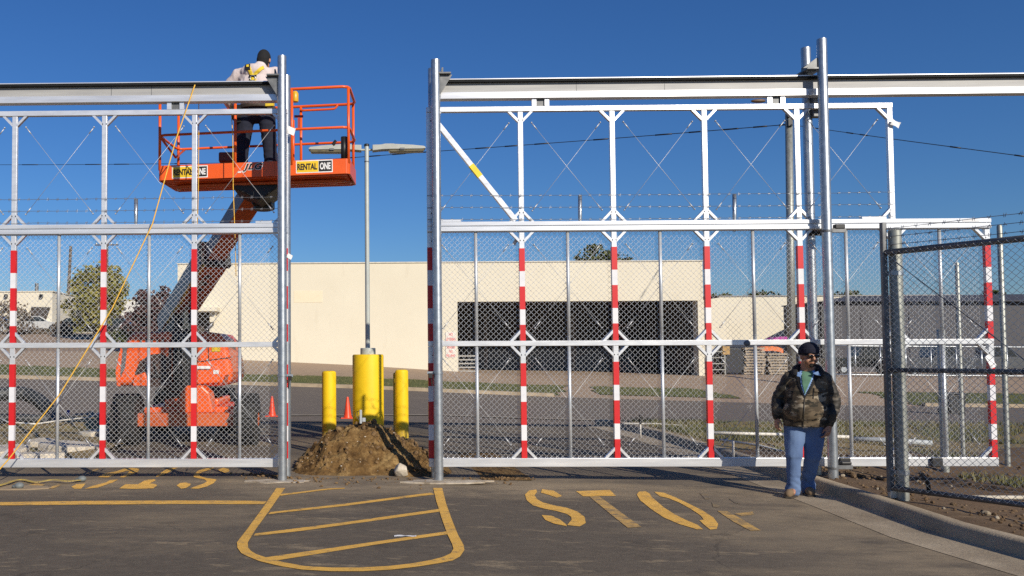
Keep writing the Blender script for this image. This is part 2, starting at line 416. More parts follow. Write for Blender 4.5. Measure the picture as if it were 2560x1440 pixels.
sheet('sidewalk', lin(-46, 8, 60), lin(25.99+.3, 26.35+.5, 2), .045, KERB)

def sweep_kerb():
    pts = []
    for a, b in zip(KB, KB[1:]):
        for k in range(4): pts.append(a+(b-a)*(k/4))
    pts.append(KB[-1]); prof = [(-.50,.004),(-.02,.018),(.01,.03),(.035,.125),(.06,.148),(.10,.155),(.19,.155),(.215,.14),(.22,-.05)]
    mb = MB(); vs = []; n = len(prof)
    for i, p in enumerate(pts):
        d = (pts[min(i+1, len(pts)-1)]-pts[max(0, i-1)]); d.z = 0; d.normalize(); nr = Vector((d.y, -d.x, 0))
        for a, b in prof:
            q = p+nr*a; q.z = H(q.x, q.y)+b; vs.append(q)
    fs = [(i*n+k, i*n+k+1, (i+1)*n+k+1, (i+1)*n+k) for i in range(len(pts)-1) for k in range(n-1)]
    fs.append(tuple((len(pts)-1)*n+k for k in range(n)))
    mb.add(vs, fs); o = mb.build('kerb', KERB, auto=50); return kind(o, 'structure')
sweep_kerb()
# joint in the kerb near the camera
# right-hand soil behind the kerb
def soil_right():
    mb = MB(); ys = lin(-13, 9.1, 110); us = [0,.12,.3]+[.5+.28*k for k in range(40)]+[14,20,30]
    for y in ys:
        for u in us:
            x = kx(y)+.2+u
            rough = min(1, u/.4)*sstep(-12, -4, y)
            dp = .085*sstep(.35, 1.2, u)*(1-sstep(.5, 2.0, y))
            z = H(x, y)+.125-dp + rough*(.045*noise.fractal((x*1.4, y*1.4, 0), .8, 2.1, 5) + .10*max(0, noise.noise((x*.8+4, y*.8, 2))))
            if y > 1: z += .02
            mb.v.append((x, y, z))
    n = len(us)
    for j in range(len(ys)-1):
        for i in range(n-1): mb.f.append((j*n+i, j*n+i+1, (j+1)*n+i+1, (j+1)*n+i)); mb.m.append(0 if ys[j] < 2.8+.8*noise.noise((mb.v[j*n+i][0]*.8, 0, 1)) else 1)
    return kind(mb.build('dirt_strip', [DIRT, DRY], smooth=True), 'structure')
soil_right()
def soil_left():
    xs = lin(-26, -3.9, 74); ys = lin(.9, 9.9, 40)
    def ins(x, y):
        e = .5*noise.noise((x*.9, y*.9, 5)); return x < -4.3+e*.6-(y-5)*.10 and y > 1.5+e
    def zf(x, y): return H(x, y)+.06+.12*max(0, noise.fractal((x*.7, y*.7, 9), .8, 2, 4))
    sheet('dirt_lot', xs, ys, 0, DRY, ins, .03, zf)
soil_left()

def soil_clods():
    mb = MB()
    for k in range(1500):
        y = random.uniform(-6, 3.4); x = kx(y)+.35+abs(random.gauss(0, 2.2)); r = random.choice((.010,.012,.016,.02,.03))*random.uniform(.6,1.3)
        mb.cm = 0 if random.random() < .93 else 1
        mb.ell((x, y, H(x,y)+.135-.085*sstep(.35,1.2,x-kx(y)-.2)*(1-sstep(.5,2,y))), (r*1.3, r, r*.8), Euler((random.random()*3, 0, random.random()*3)).to_matrix(), 6, 5)
    return kind(mb.build('soil_clods', [DIRT, CONC]), 'stuff')
soil_clods()
# grass tufts that nobody could count
def tufts(name, spots, mat, hh, n):
    mb = MB()
    for k in range(n):
        x, y = spots(); z = H(x, y)
        z += .13 if x > kx(y) and y < 9.2 else .02
        for q in range(4):
            a = random.uniform(0, 6.28); r = random.uniform(0, .06); h = hh*random.uniform(.5, 1.2); t = random.uniform(0, .6)*h
            b = Vector((x+r*math.cos(a), y+r*math.sin(a), z)); d = Vector((math.cos(a*3), math.sin(a*3), 0))
            mb.add([b-d*.008, b+d*.008, b+Vector((math.cos(a)*t, math.sin(a)*t, h))], [(0,1,2)])
    return kind(mb.build(name, mat), 'stuff')
GBL = M("grass_blade", (.12,.13,.04), .7, 0, (.20,.17,.075), 3)
GBG = M("green_grass_blade", (.10,.115,.038), .7, 0, (.19,.165,.075), 2)
def spot_r():
    while True:
        y = random.uniform(4.2, 9.0); x = kx(y)+.35+abs(random.gauss(0, 6))
        if noise.noise((x*.5, y*.9, 3)) > -.15: return x, y
tufts('grass', spot_r, GBG, .13, 5200)
def spot_r2():
    while True:
        y = random.uniform(-3.5, 3.2); x = kx(y)+.9+abs(random.gauss(0, 3))
        if noise.noise((x*.8, y*.8, 7)) > .22: return x, y
tufts('grass', spot_r2, GBL, .09, 1300)
def spot_l():
    y = random.uniform(2.6, 9.4); return random.uniform(-14, -4.8-(y-5)*.1), y
tufts('grass', spot_l, GBL, .10, 2600)
def spot_v():
    while True:
        y = random.uniform(26.4, 30.6); x = random.uniform(-30, 32)
        if in_verge(x, y): return x, y
tufts('grass', spot_v, GBL, .10, 5000)

# painted marks: flat sheets traced where they lie on the asphalt
def zm6(p): return (560+p[0]/1.8551, 1140+p[1]/1.8551)
def zm7(p): return (p[0]/3.5556, 1140+p[1]/3.5556)
def marks(name, polys, conv, mat, z, parent_label=None):
    bm = bmesh.new()
    for P in polys:
        q = [HIT(*conv(p), z) for p in P]
        f = bm.faces.new([bm.verts.new(v) for v in q])
    bmesh.ops.triangulate(bm, faces=bm.faces[:]); bmesh.ops.recalc_face_normals(bm, faces=bm.faces[:])
    me = bpy.data.meshes.new(name); bm.to_mesh(me); bm.free(); me.materials.append(mat)
    for p in me.polygons:
        if p.normal.z < 0: p.flip()
    return kind(link(name, me, Vector((0,0,0))), 'structure')
outer = [(243,148),(180,240),(110,335),(60,400),(62,425),(80,450),(110,465),(165,487),(260,510),(360,526),(500,534),(640,534),(780,526),(900,512),(1000,496),(1060,484),(1095,465),(1115,435),(1110,410),(1085,365),(1055,290),(1030,220),(1012,148)]
inner = [(283,148),(205,260),(150,335),(110,400),(112,425),(125,440),(150,455),(210,475),(280,493),(375,510),(500,517),(630,517),(760,510),(870,498),(960,482),(1015,468),(1050,452),(1064,430),(1058,408),(1035,360),(1010,290),(985,210),(970,148)]
quads = [[outer[i], outer[i+1], inner[i+1], inner[i]] for i in range(len(outer)-1)]
marks('median_outline_marking', quads, zm6, PAINT, .006)
marks('median_hatch_marking', [
    [(262,184),(258,177),(480,150),(560,147),(560,151),(480,156)],
    [(205,270),(215,260),(560,221),(900,177),(960,170),(976,178),(900,187),(560,231),(250,264)],
    [(135,371),(145,359),(560,307),(1000,245),(1004,257),(560,319),(350,348)],
    [(190,480),(185,471),(700,397),(1035,349),(1040,362),(700,411),(230,486)]], zm6, PAINT, .0045)
marks('stop_bar_marking', [[(-700,412),(0,410),(800,398),(1600,395),(2200,397),(2372,402),(2345,427),(1600,426),(800,431),(0,438),(-700,442)]], zm7, PAINT, .0045)
SL = [[(1448,155),(1415,160),(1396,178),(1404,205),(1432,228),(1480,243),(1540,254),(1590,268),(1610,282),(1612,295),(1592,320),(1650,326),(1678,310),(1672,282),(1640,258),(1590,240),(1530,228),(1478,215),(1452,200),(1440,182),(1452,166)],
      [(1475,153),(1530,161),(1568,185),(1542,193),(1508,180),(1470,170)],
      [(1473,273),(1520,277),(1560,295),(1588,318),(1590,325),(1530,313),(1490,296)],
      [(1632,163),(1790,157),(1818,185),(1735,184),(1693,187),(1665,186)],
      [(1955,163),(1925,165),(1914,178),(1930,205),(1980,245),(2040,285),(2110,315),(2195,340),(2222,340),(2195,318),(2150,300),(2090,270),(2040,238),(1995,200),(1982,188),(1975,175)],
      [(1995,165),(2040,170),(2090,190),(2150,218),(2215,250),(2270,285),(2292,315),(2285,338),(2255,341),(2228,320),(2205,298),(2225,295),(2210,275),(2165,245),(2110,215),(2060,195),(2020,186)]]
marks('stop_word_marking', SL, zm6, PAINT, .0045)
marks('worn_stop_word_marking', [[(1695,188),(1737,185),(1800,230),(1870,282),(1936,328),(1872,332),(1800,275)],
      [(2288,254),(2335,256),(2400,292),(2488,344),(2442,346),(2360,303)],
      [(2365,267),(2452,258),(2458,270),(2400,277)]], zm6, PAINT_W, .0045)
marks('ghost_word_marking', [[(2205,172),(2240,176),(2262,196),(2232,200)], [(2262,214),(2300,224),(2296,238),(2268,236)], [(2340,196),(2376,206),(2396,222),(2366,216)]], zm6, PAINT_G, .0042)
marks('upside_down_stop_word_marking', [
      [(1720,185),(1725,165),(1760,130),(1830,108),(1905,103),(1860,125),(1800,140),(1770,160),(1780,180),(1835,195),(1910,205),(1925,210),(1900,240),(1840,270),(1760,290),(1692,288),(1740,268),(1810,245),(1840,225),(1820,208),(1760,197)],
      [(1935,120),(1985,103),(2035,115),(2040,135),(2000,150),(1965,140)],
      [(1570,262),(1600,240),(1650,235),(1695,245),(1690,262),(1650,285),(1610,290)],
      [(1500,105),(1580,103),(1450,170),(1385,187),(1400,168)],
      [(1060,288),(1115,250),(1225,252),(1290,215),(1370,205),(1385,215),(1330,243),(1385,250),(1397,262),(1360,288),(1200,292)],
      [(1035,135),(1110,110),(1180,103),(1240,115),(1225,140),(1100,190),(1060,188),(1150,142),(1140,130),(1060,147),(960,190),(870,188),(940,152)],
      [(975,215),(1050,208),(1000,235),(870,280),(750,292),(820,265),(940,235)],
      [(635,272),(680,250),(760,245),(740,270),(720,290),(660,290)]], zm7, PAINT, .0045)
marks('upside_down_worn_word_marking', [[(770,138),(865,112),(880,118),(800,152)], [(200,290),(230,262),(330,240),(400,255),(300,290)], [(420,285),(520,248),(545,256),(470,290)]], zm7, PAINT_W, .0045)
marks('edge_line_marking', [[(690,1036.6),(1080,1035.6),(1500,1049.4),(1500,1051),(1080,1037.4),(690,1038.4)]], lambda p: p, CONC, .03)
for k, (px, py, rx, ry) in enumerate(((690,1200,.44,.15),(1110,1201,.50,.15))):
    c = G(px, py+3); mb = MB(); ring = []
    for i in range(28):
        a = 2*PI*i/28; r = 1+.45*noise.noise((math.cos(a)*1.9+k*5, math.sin(a)*1.9, 0))+.12*noise.noise((math.cos(a)*7+k, math.sin(a)*7, 0))
        ring.append((rx*r*math.cos(a), ry*r*math.sin(a)))
    mb.prism(ring, (0,0,.02), (c.x+.04, c.y, -.012), (1,0,0), (0,1,0)); kind(mb.build('post_footing', FOOT), 'structure')

# ------------------------------------------------------------------ gates
SP = 1.2192; OFL, OFR = -4.6284, 2.1802
Z_TOP, Z_BEAM, Z_MID, Z_BOT, Z_TRK = 4.911, 3.329, 1.777, .212, 5.3055
TW = .068; BH = .135; BOTH = .11
def chain(mb, o, u, L, z0, z1, p=.072, r=.0027, nrm=Vector((0,1,0))):
    h = p/2; n = int(L/h); rows = int((z1-z0)/h)
    for k in range(n):
        pts = []
        for j in range(rows+1):
            side = 1 if (j+k) % 2 else -1
            a = h*(k+.5)+side*h*.49; z = z0+(z1-z0)*j/rows
            pts.append(o+u*a+Vector((0,0,z))+nrm*(.004*side))
        mb.tube(pts, r, 4, cap=False)
def barbed(mb, p0, p1, sag=.02, r=.0028, step=.13):
    L = (p1-p0).length; n = max(6, int(L/.25)); pts = []
    for k in range(n+1):
        t = k/n; p = p0.lerp(p1, t); p.z += -sag*4*t*(1-t) + random.uniform(-.004, .004); pts.append(p)
    mb.tube(pts, r, 4)
    d = (p1-p0).normalized(); m = int(L/step)
    for k in range(m):
        t = (k+.5)/m; c = p0.lerp(p1, t); c.z -= sag*4*t*(1-t)
        mb.bar(c-d*.016, c+d*.016, .007, .007)
        for s in (-1, 1):
            a = random.uniform(0, PI); v = Vector((d.x*.25, .5*math.cos(a), math.sin(a)+.3)).normalized()*.022
            mb.bar(c-v+d*.008*s, c+v+d*.008*s, .0035, .0035)
def cable(par, p0, p1):
    d = (p1-p0).normalized(); mb = MB()
    mb.tube([p0, p1], .0028, 5); mb.tube([p0+d*.02, p0+d*.11], .0075, 6); mb.tube([p1-d*.11, p1-d*.02], .0075, 6)
    for q in (p0, p1): mb.ell(q, (.012,.02,.012), nu=6, nv=5)
    mb.build('brace_cable', CABL, par, smooth=True)
def knee(par, x, z, sx, sz, y=0.0):        # flat corner brace at a joint; sx, sz give the quarter it lies in
    a = TW/2; s = .118
    mb = MB(); mb.bar((x+sx*a*.75, y, z+sz*(s+.012)), (x+sx*(a+s+.004), y, z-sz*.006), .05, .032, (sx, 0, sz))
    mb.build('corner_brace', ALU, par)
def tape(par, upr, x, z0, z1, y0=0.0):
    mb = MB(); e = .0016; z = z1+random.uniform(-.012,.012); red = True; h = TW/2+e
    def band(za, zb, c):
        mb.cm = c; mb.box((x, y0, (za+zb)/2), (2*h, .050+2*e, zb-za))
    while z > z0+.02:
        L = .305 if red else .203; zz = max(z-L, z0)
        band(zz, z, 0 if red else 1); z = zz; red = not red
    mb.build('reflective_tape', [RED, WHT], upr)

def make_gate(name, label, off, ns_up, ns_lo, mesh_to=None, wire_z=(3.75,3.59,3.43), left=False):
    xs_up = [off+SP*n for n in ns_up]; xs_lo = [off+SP*n for n in ns_lo]
    g = thing(name, label, 'gate', ((xs_lo[0]+xs_lo[-1])/2, 0, 0), 'sliding gates')
    x0 = xs_lo[0]-TW/2; x1u = xs_up[-1]+TW/2; x1 = xs_lo[-1]+TW/2
    mb = MB().box(((x0+x1u)/2, 0, Z_TOP), (x1u-x0, TW, TW)); mb.build('top_rail', ALU, g, bevel=.004)
    b = MB().box(((x0+x1)/2, 0, Z_BEAM), (x1-x0, .09, BH))
    b.box(((x0+x1)/2, -.052, Z_BEAM+.035), (x1-x0-.004, .016, .048)); b.box(((x0+x1)/2, -.052, Z_BEAM-.042), (x1-x0-.004, .016, .036))
    b.build('main_beam', ALU_B, g, bevel=.003)
    MB().box(((x0+x1)/2, 0, Z_MID), (x1-x0, TW, TW)).build('middle_rail', ALU, g, bevel=.004)
    MB().box(((x0+x1)/2, 0, Z_BOT), (x1-x0, TW+.02, BOTH)).build('bottom_rail', ALU_B, g, bevel=.004)
    e = .002
    for x in xs_up:
        za, zb = Z_BEAM+BH/2+e, Z_TOP-TW/2-e
        MB().box((x, 0, (za+zb)/2), (TW, .050, zb-za)).build('upright', ALU, g, bevel=.004)
        for sx in (-1, 1):
            if (x == xs_up[-1] and sx == 1) or (x == xs_up[0] and sx == -1): continue
            knee(g, x, Z_TOP-TW/2, sx, -1); knee(g, x, Z_BEAM+BH/2, sx, 1)
    for x in xs_lo:
        for za, zb, ztape in ((Z_MID+TW/2+e, Z_BEAM-BH/2-e, 3.05), (Z_BOT+BOTH/2+e, Z_MID-TW/2-e, 1.52)):
            u = MB().box((x, 0, (za+zb)/2), (TW, .050, zb-za)).build('upright', ALU, g, bevel=.004)
            tape(g, u, x, za, ztape)
        for sx in (-1, 1):
            if (x == xs_lo[-1] and sx == 1) or (x == xs_lo[0] and sx == -1): continue
            knee(g, x, Z_BEAM-BH/2, sx, -1); knee(g, x, Z_MID+TW/2, sx, 1)
            knee(g, x, Z_MID-TW/2, sx, -1); knee(g, x, Z_BOT+BOTH/2, sx, 1)
    for a, c in zip(xs_lo, xs_lo[1:]):
        x = (a+c)/2
        MB().tube([(x, 0, Z_BOT+BOTH/2-.01), (x, 0, Z_MID-TW/2+.002)], .022, 10).build('picket', PICK, g, smooth=True)
        MB().tube([(x, 0, Z_MID+TW/2-.002), (x, 0, Z_BEAM-BH/2+.01)], .022, 10).build('picket', PICK, g, smooth=True)
        k = .17
        for za, zb in ((Z_MID+TW/2, Z_BEAM-BH/2), (Z_BOT+BOTH/2, Z_MID-TW/2)):
            cable(g, Vector((a+k, .022, zb-k)), Vector((c-k, .022, za+k))); cable(g, Vector((c-k, .028, zb-k)), Vector((a+k, .028, za+k)))
    for a, c in zip(xs_up, xs_up[1:]):
        k = .15
        cable(g, Vector((a+k, -.01, Z_TOP-TW/2-k)), Vector((c-k, -.01, Z_BEAM+BH/2+k)))
        cable(g, Vector((c-k, .01, Z_TOP-TW/2-k)), Vector((a+k, .01, Z_BEAM+BH/2+k)))
    mb = MB(); chain(mb, Vector((x0+.01, .048, 0)), Vector((1,0,0)), x1-x0-.02, Z_BOT+BOTH/2-.02, Z_BEAM-BH/2+.012)
    mb.build('chain_link_mesh', WIRE, g, smooth=True)
    for z in wire_z:
        mb = MB(); barbed(mb, Vector((x0, -.043, z)), Vector((x1u-.02, -.043, z)), .012); mb.build('barbed_wire', WIRE_DK, g)
    return g, xs_up, xs_lo
gl, LU, LL = make_gate('sliding_gate', 'aluminium chain link gate leaf in front of the orange boom lift, yellow rope across it', OFL, range(-2, 4), range(-2, 4), left=True)
gr, RU, RL = make_gate('sliding_gate', 'long aluminium chain link gate leaf with a diagonal strut in front of the warehouse', OFR, range(-1, 5), range(-1, 6))
# diagonal strut with its yellow sticker
p0 = Vector((RU[0]+.06, 0, 4.80)); p1 = Vector((RU[1]-.075, 0, Z_BEAM+BH/2+.015))
st = MB().bar(p0, p1, TW-.01, TW, (1,0,.6)).build('diagonal_strut', ALU, gr, bevel=.004)
c0 = p0.lerp(p1, .46); c1 = p0.lerp(p1, .57)
MB().bar(c0, c1, TW-.006, TW+.004, (1,0,.6)).build('yellow_sticker', M("yellow_label", (.85,.66,.02), .5), st)
# splice plates on the main beams and end pieces
def slab(par, xa, xb, z, name='splice_plate'): MB().box(((xa+xb)/2, -.02, z), (xb-xa, .06, .028)).build(name, ALU_B, par)
slab(gr, RU[0]+.02, W(1152,560,0).x, Z_BEAM+BH/2+.014); slab(gr, W(2150,548,0).x, RU[-1]-.10, Z_BEAM+BH/2+.014)
slab(gl, W(640,562,0).x, W(680,562,0).x, Z_BEAM+BH/2+.014)
# wire post stubs above the main beam
for px, y0, par in ((340,497,gl), (1450,488,gr), (1836,486,gr)):
    a = W(px, 556, .06); b = W(px, y0, .06)
    MB().tube([a+Vector((0,0,-.12)), a, a.lerp(b, .25), b], [.019,.019,.026,.026], 10).build('wire_post', GALV, par, smooth=True)
# trolley brackets riding on the top rail
def trolley(px, py, par):
    c = W(px, py, 0); z = Z_TOP+TW/2+.002; mb = MB(); wd = .115
    mb.box((c.x-wd+.03, 0, z+.05), (.06, .07, .10)); mb.box((c.x+wd-.03, 0, z+.05), (.06, .07, .10)); mb.box((c.x, 0, z+.112), (2*wd, .075, .022))
    t = mb.build('trolley_bracket', ALU, par)
    MB().box((c.x, .01, z+.05), (.108, .04, .094)).build('trolley_wheel_box', FRAME_DARK, t)
    MB().tube([(c.x-.01, 0, z+.124), (c.x-.01, 0, z+.20)], .012, 8).build('hanger_bolt', BLACK, t)
trolley(1350, 263, gr); trolley(1938, 254, gr); trolley(440, 270, gl)
# loose paper tags tied to the gates
def ptag(px, py, Y, wd, hh, rot, par=None):
    c = W(px, py, Y); mb = MB(); n = 4; vs = []; R = Matrix.Rotation(rot, 3, 'Y')
    for j in range(n+1):
        for i in range(n+1):
            u, v = i/n-.5, j/n-.5
            vs.append(c + R @ Vector((u*wd, .02*math.sin(4*u+2*v), v*hh)))
    mb.add(vs, [(j*(n+1)+i, j*(n+1)+i+1, (j+1)*(n+1)+i+1, (j+1)*(n+1)+i) for j in range(n) for i in range(n)])
    mb.build('paper_tag', PAPER, par, smooth=True)
ptag(2239, 309, -.05, .13, .08, .35, gr); ptag(2477, 903, -.05, .10, .17, -.5, gr); ptag(1288, 605, .06, .05, .09, .5, gr)
ptag(728, 327, -.02, .10, .10, .3, gl); ptag(724, 641, -.02, .07, .06, .5, gl)
# label strip on the right end of the main beam
c = W(2427, 556, -.062); MB().box((c.x, -.0615, Z_BEAM+.035), (.21, .003, .03)).build('label_strip', PAPER, gr)
# black rope end stops / rollers on the bottom rail at the right
for px in (2110, 2340):
    c = W(px, 1152, -.06); MB().box((c.x, -.075, Z_BOT), (.14, .04, .12)).build('roller_stop', BLACK, gr, bevel=.01)
c = W(1869, 859, -.05); MB().ell((c.x, -.045, Z_MID-.012), (.04,.012,.04)).build('rail_bolt', FRAME_DARK, gr, smooth=True)

# ------------------------------------------------------------------ gate posts
def gpost(px, ptop, pmid, Y, zb, label, r=.060):
    t = W(px, ptop, Y); c = W(pmid[0], pmid[1], Y); x = c.x; mb = MB()
    mb.lathe([(r, zb-.2), (r, t.z-.015), (r*.97, t.z), (r*.80, t.z), (r*.80, t.z-.12)], (x, Y, 0), 24)
    return tag(mb.build('gate_post', GALV, auto=40), label, 'post', 'galvanised round gate posts'), x, t.z
FL, xL, zL = gpost(704, 141, (705.5, 700), -.17, 0, 'tall galvanised front post at the end of the gate leaf by the boom lift')
BL, _, _ = gpost(718, 190, (716, 700), .17, 0, 'shorter galvanised post tucked behind the tall post beside the man in the lift')
FM, xM, zM = gpost(1088.5, 150, (1093, 700), -.17, 0, 'tall galvanised round post just to the right of the dirt mound, nearest the camera')
BM_, _, _ = gpost(1082, 172, (1085, 700), .17, 0, 'galvanised post mostly hidden behind the tall post right of the dirt mound')
FR, xR, zR = gpost(2056, 98, (2070, 700), -.20, .06, 'tallest galvanised round post, directly behind the walking man')
BR, xB, _ = gpost(2022, 120, (2029, 700), .17, .06, 'galvanised post behind the gate to the left of the tallest post')
def mount(post, x, z, sgn, tri=.26):
    mb = MB(); mb.box((x+sgn*.10, 0, z+.012), (.20, .44, .02)); mb.box((x+sgn*.10, 0, z+.07), (.02, .22, .10))
    mb.prism([(0, 0), (sgn*.16, 0), (0, -tri)], (0, .012, 0), (x+sgn*.062, -.17, z)); mb.build('beam_bracket', FRAME_DARK, post)
mount(FL, xL, Z_TRK+.03, -1); mount(FM, xM, Z_TRK+.03, 1); mount(FR, xR, Z_TRK+.04, -1, .02)
mb = MB().prism([(0, .03), (-.19, .03), (0, .17)], (0, .014, 0), (xR-.058, -.20, Z_TRK+.03)); mb.build('gusset_plate', FRAME_DARK, FR)
def latch(post, x, Y, z, sx):
    mb = MB(); mb.lathe([(.066, -.012), (.068, -.012), (.068, .012), (.066, .012)], (x, Y, z), 20)
    mb.box((x+sx*.10, Y, z), (.08, .014, .035)); mb.build('post_clamp', GALV, post, auto=40)
    mb = MB(); mb.box((x+sx*.10, Y-.02, z-.035), (.05, .05, .06)); mb.tube([(x+sx*.09, Y-.02, z-.06), (x+sx*.08, Y-.02, z-.17)], .010, 6); mb.build('latch_catch', BLACK, post)
latch(FL, xL, -.17, W(705, 939, -.17).z, 1); latch(FM, xM, -.17, W(1095, 932, -.17).z, -1)
# guide rollers on the posts behind the walking man
def guide(post, x, Y, z, hh=.09):
    mb = MB(); mb.lathe([(.063, -.015), (.066, -.015), (.066, .015), (.063, .015)], (x, Y, z), 20); mb.box((x+.15, Y+.02, z+.01), (.20, .05, .05)); mb.build('roller_arm', FRAME_DARK, post)
    MB().box((x+.17, Y+.02, z+.06), (.13, .07, hh*.7)).build('guide_roller', BLACK, post, bevel=.012)
guide(FR, xR, -.20, W(2070, 578, -.2).z); guide(FR, xR, -.20, W(2082, 1170, -.2).z, .06)
for py in (247, 282, 567):
    z = W(2022, py, .1).z; MB().box((xB+.08, .10, z), (.12, .10, .13 if py != 567 else .16)).build('roller_block', FRAME_DARK, BR, bevel=.008)
MB().tube([(xB-.09, .10, Z_BEAM-.09), (xB+.12, .09, Z_BEAM-.10)], .035, 8).build('guide_strap', BLACK, BR, smooth=True)

# ------------------------------------------------------------------ overhead track beams
TRK_SHADE = M('flange_shade_black', (.012,.013,.014), .7, 0, (.008,.009,.010), 6, spec=.2)
def track(xa, xb, label, joints):
    L = xb-xa; cx = (xa+xb)/2; z = Z_TRK
    t = thing('overhead_track_beam', label, 'beam', (cx, 0, z-.26), 'overhead track beams')
    MB().box((cx, -.015, z-.006), (L, .16, .012)).build('top_flange', ALU_B, t)
    MB().box((cx, -.03, z-.0265), (L-.004, .11, .027)).build('flange_shade_strip', TRK_SHADE, t)  # black strip puts the shade under the flange into the colour
    MB().box((cx, -.012, z-.091), (L, .03, .156)).build('web', WEB, t)
    mb = MB(); mb.box((cx, .0, z-.215), (L, .125, .090)); mb.build('track_rail', ALU_B, t, bevel=.004)
    for x in joints: MB().box((x, -.027, z-.105), (.006, .006, .12)).build('joint_seam', FRAME_DARK, t)
    return t
track(-14, xL-.075, 'grey overhead gate track ending at the tall post, in front of the lift worker', [W(x, 230, 0).x for x in (280, 380)])
track(xM+.075, 14, 'overhead gate track above the long gate leaf, its white lower rail glaring near the tallest post', [W(x, 225, 0).x for x in (1440, 1660)])

# ------------------------------------------------------------------ ropes
def rope(pts, label, r=.0075, sub=10, sag=0):
    P = []
    for a, b in zip(pts, pts[1:]):
        for k in range(sub):
            t = k/sub; p = a.lerp(b, t); p.z -= sag*4*t*(1-t); P.append(p)
    P.append(pts[-1]); return tag(MB().tube(P, r, 6).build('rope', ROPE, smooth=True), label, 'rope')
rope([W(487,240,.10), W(490,210,.08)+Vector((0,0,.012)), W(487,213,-.09), W(440,348,-.16), W(381,560,-.28), W(280,772,-.40), W(150,985,-.52), W(20,1150,-.62), W(-60,1238,-.68)],
     'yellow rope slung over the track beam and slanting down to the ground', .0085)
rope([W(497,205,.2), W(497,330,.2), W(496,470,.22), W(493,590,.3)], 'yellow rope hanging straight down beside the gate upright in front of the basket', .006)
rope([W(577,258,.35), W(582,340,.32), W(583,470,.3), W(588,600,.3), W(590,690,.3)], 'yellow rope hanging down from the worker in front of the boom', .0065)

# ------------------------------------------------------------------ lamp post and bollards
def bollard(c, r, h, label, cat='bollard', grp='yellow guard bollards', dome=.05, n=36):
    prof = [(r, -.2), (r, h-dome), (r*.97, h-dome*.55), (r*.86, h-dome*.18), (r*.6, h)]
    return tag(MB().lathe(prof, (c.x, c.y, c.z), n).build('bollard', YEL, auto=30), label, cat, grp)
YB = 5.45
cb = W(921, 1080, YB); zg = H(cb.x, YB)
z_top = W(921, 886, YB).z; rb = (W(960, 980, YB).x-W(882, 980, YB).x)/2
lp = thing('parking_lot_lamp', 'tall thin grey lamp pole with two lamp heads on a thick yellow concrete base', 'lamp post', (cb.x, YB, zg))
MB().lathe([(rb, zg-.2), (rb, z_top-.03), (rb*.97, z_top-.008), (rb*.92, z_top)], (cb.x, YB, 0), 48).build('pole_base', YEL, lp, auto=30)
cr = (W(940, 875, YB).x-W(902, 875, YB).x)/2; z2 = W(921, 870, YB).z
MB().lathe([(cr, z_top-.01), (cr, z2-.01), (cr*.95, z2)], (cb.x, YB, 0), 24).build('base_cover', POLE_GREY, lp, auto=30)
zp = W(919, 366, YB).z; ptop = W(919, 366, YB)
def polex(z): return cb.x+(ptop.x-cb.x)*0
MB().lathe([(.047, z2-.02), (.043, zp-.05), (.043, zp)], (cb.x-.005, YB, 0), 14).build('pole', POLE_GREY, lp, auto=30)
MB().lathe([(.052, zp), (.052, zp+.04), (.04, zp+.05)], (cb.x-.005, YB, 0), 14).build('pole_cap', BLACK, lp, auto=30)
MB().lathe([(.049, zp-.32), (.049, zp-.30)], (cb.x-.005, YB, 0), 14).build('pole_band', FRAME_DARK, lp)
def lamp_head(sx):
    z = zp-.02; x0 = cb.x
    MB().tube([(x0+sx*.03, YB, z-.05), (x0+sx*.15, YB, z-.05)], .022, 8).build('bracket_arm', POLE_GREY, lp)
    top = [(.11, .0), (.11, .062), (.28, .065), (.36, .082), (.52, .082), (.56, .075), (.90, .055), (1.13, .030), (1.165, .0), (1.16, -.02)]
    bot = [(1.10, -.028), (.50, -.030), (.30, -.035), (.11, -.055)]
    k = MB(); k.prism([(sx*a, b) for a, b in top+bot], (0, .20, 0), (x0, YB-.10, z-.03)); h = k.build('lamp_head', LAMP_BODY, lp, bevel=.02, seg=3)
    MB().prism([(sx*.42, -.034), (sx*1.14, -.028), (sx*1.12, -.075), (sx*.46, -.085)], (0, .17, 0), (x0, YB-.085, z-.03)).build('lens', LAMP_LENS, h, bevel=.015)
    MB().box((x0+sx*.70, YB-.105, z-.055), (.09, .02, .035)).build('latch', FRAME_DARK, h)
lamp_head(-1); lamp_head(1)
def boll(px0, px1, ptop, Y, label):
    a = W(px0, 1000, Y); b = W(px1, 1000, Y); c = (a+b)/2; t = W((px0+px1)/2, ptop, Y)
    return bollard(Vector((c.x, Y, H(c.x, Y))), (b.x-a.x)/2, t.z-H(c.x, Y), label)
boll(805, 840.5, 927, 5.6, 'slim yellow bollard to the left of the thick lamp base')
boll(988, 1021, 924, 5.55, 'slim yellow bollard to the right of the lamp base, nearest the dirt mound')
boll(983, 1009, 931, 6.9, 'slim yellow bollard mostly hidden behind another on the right of the lamp base')

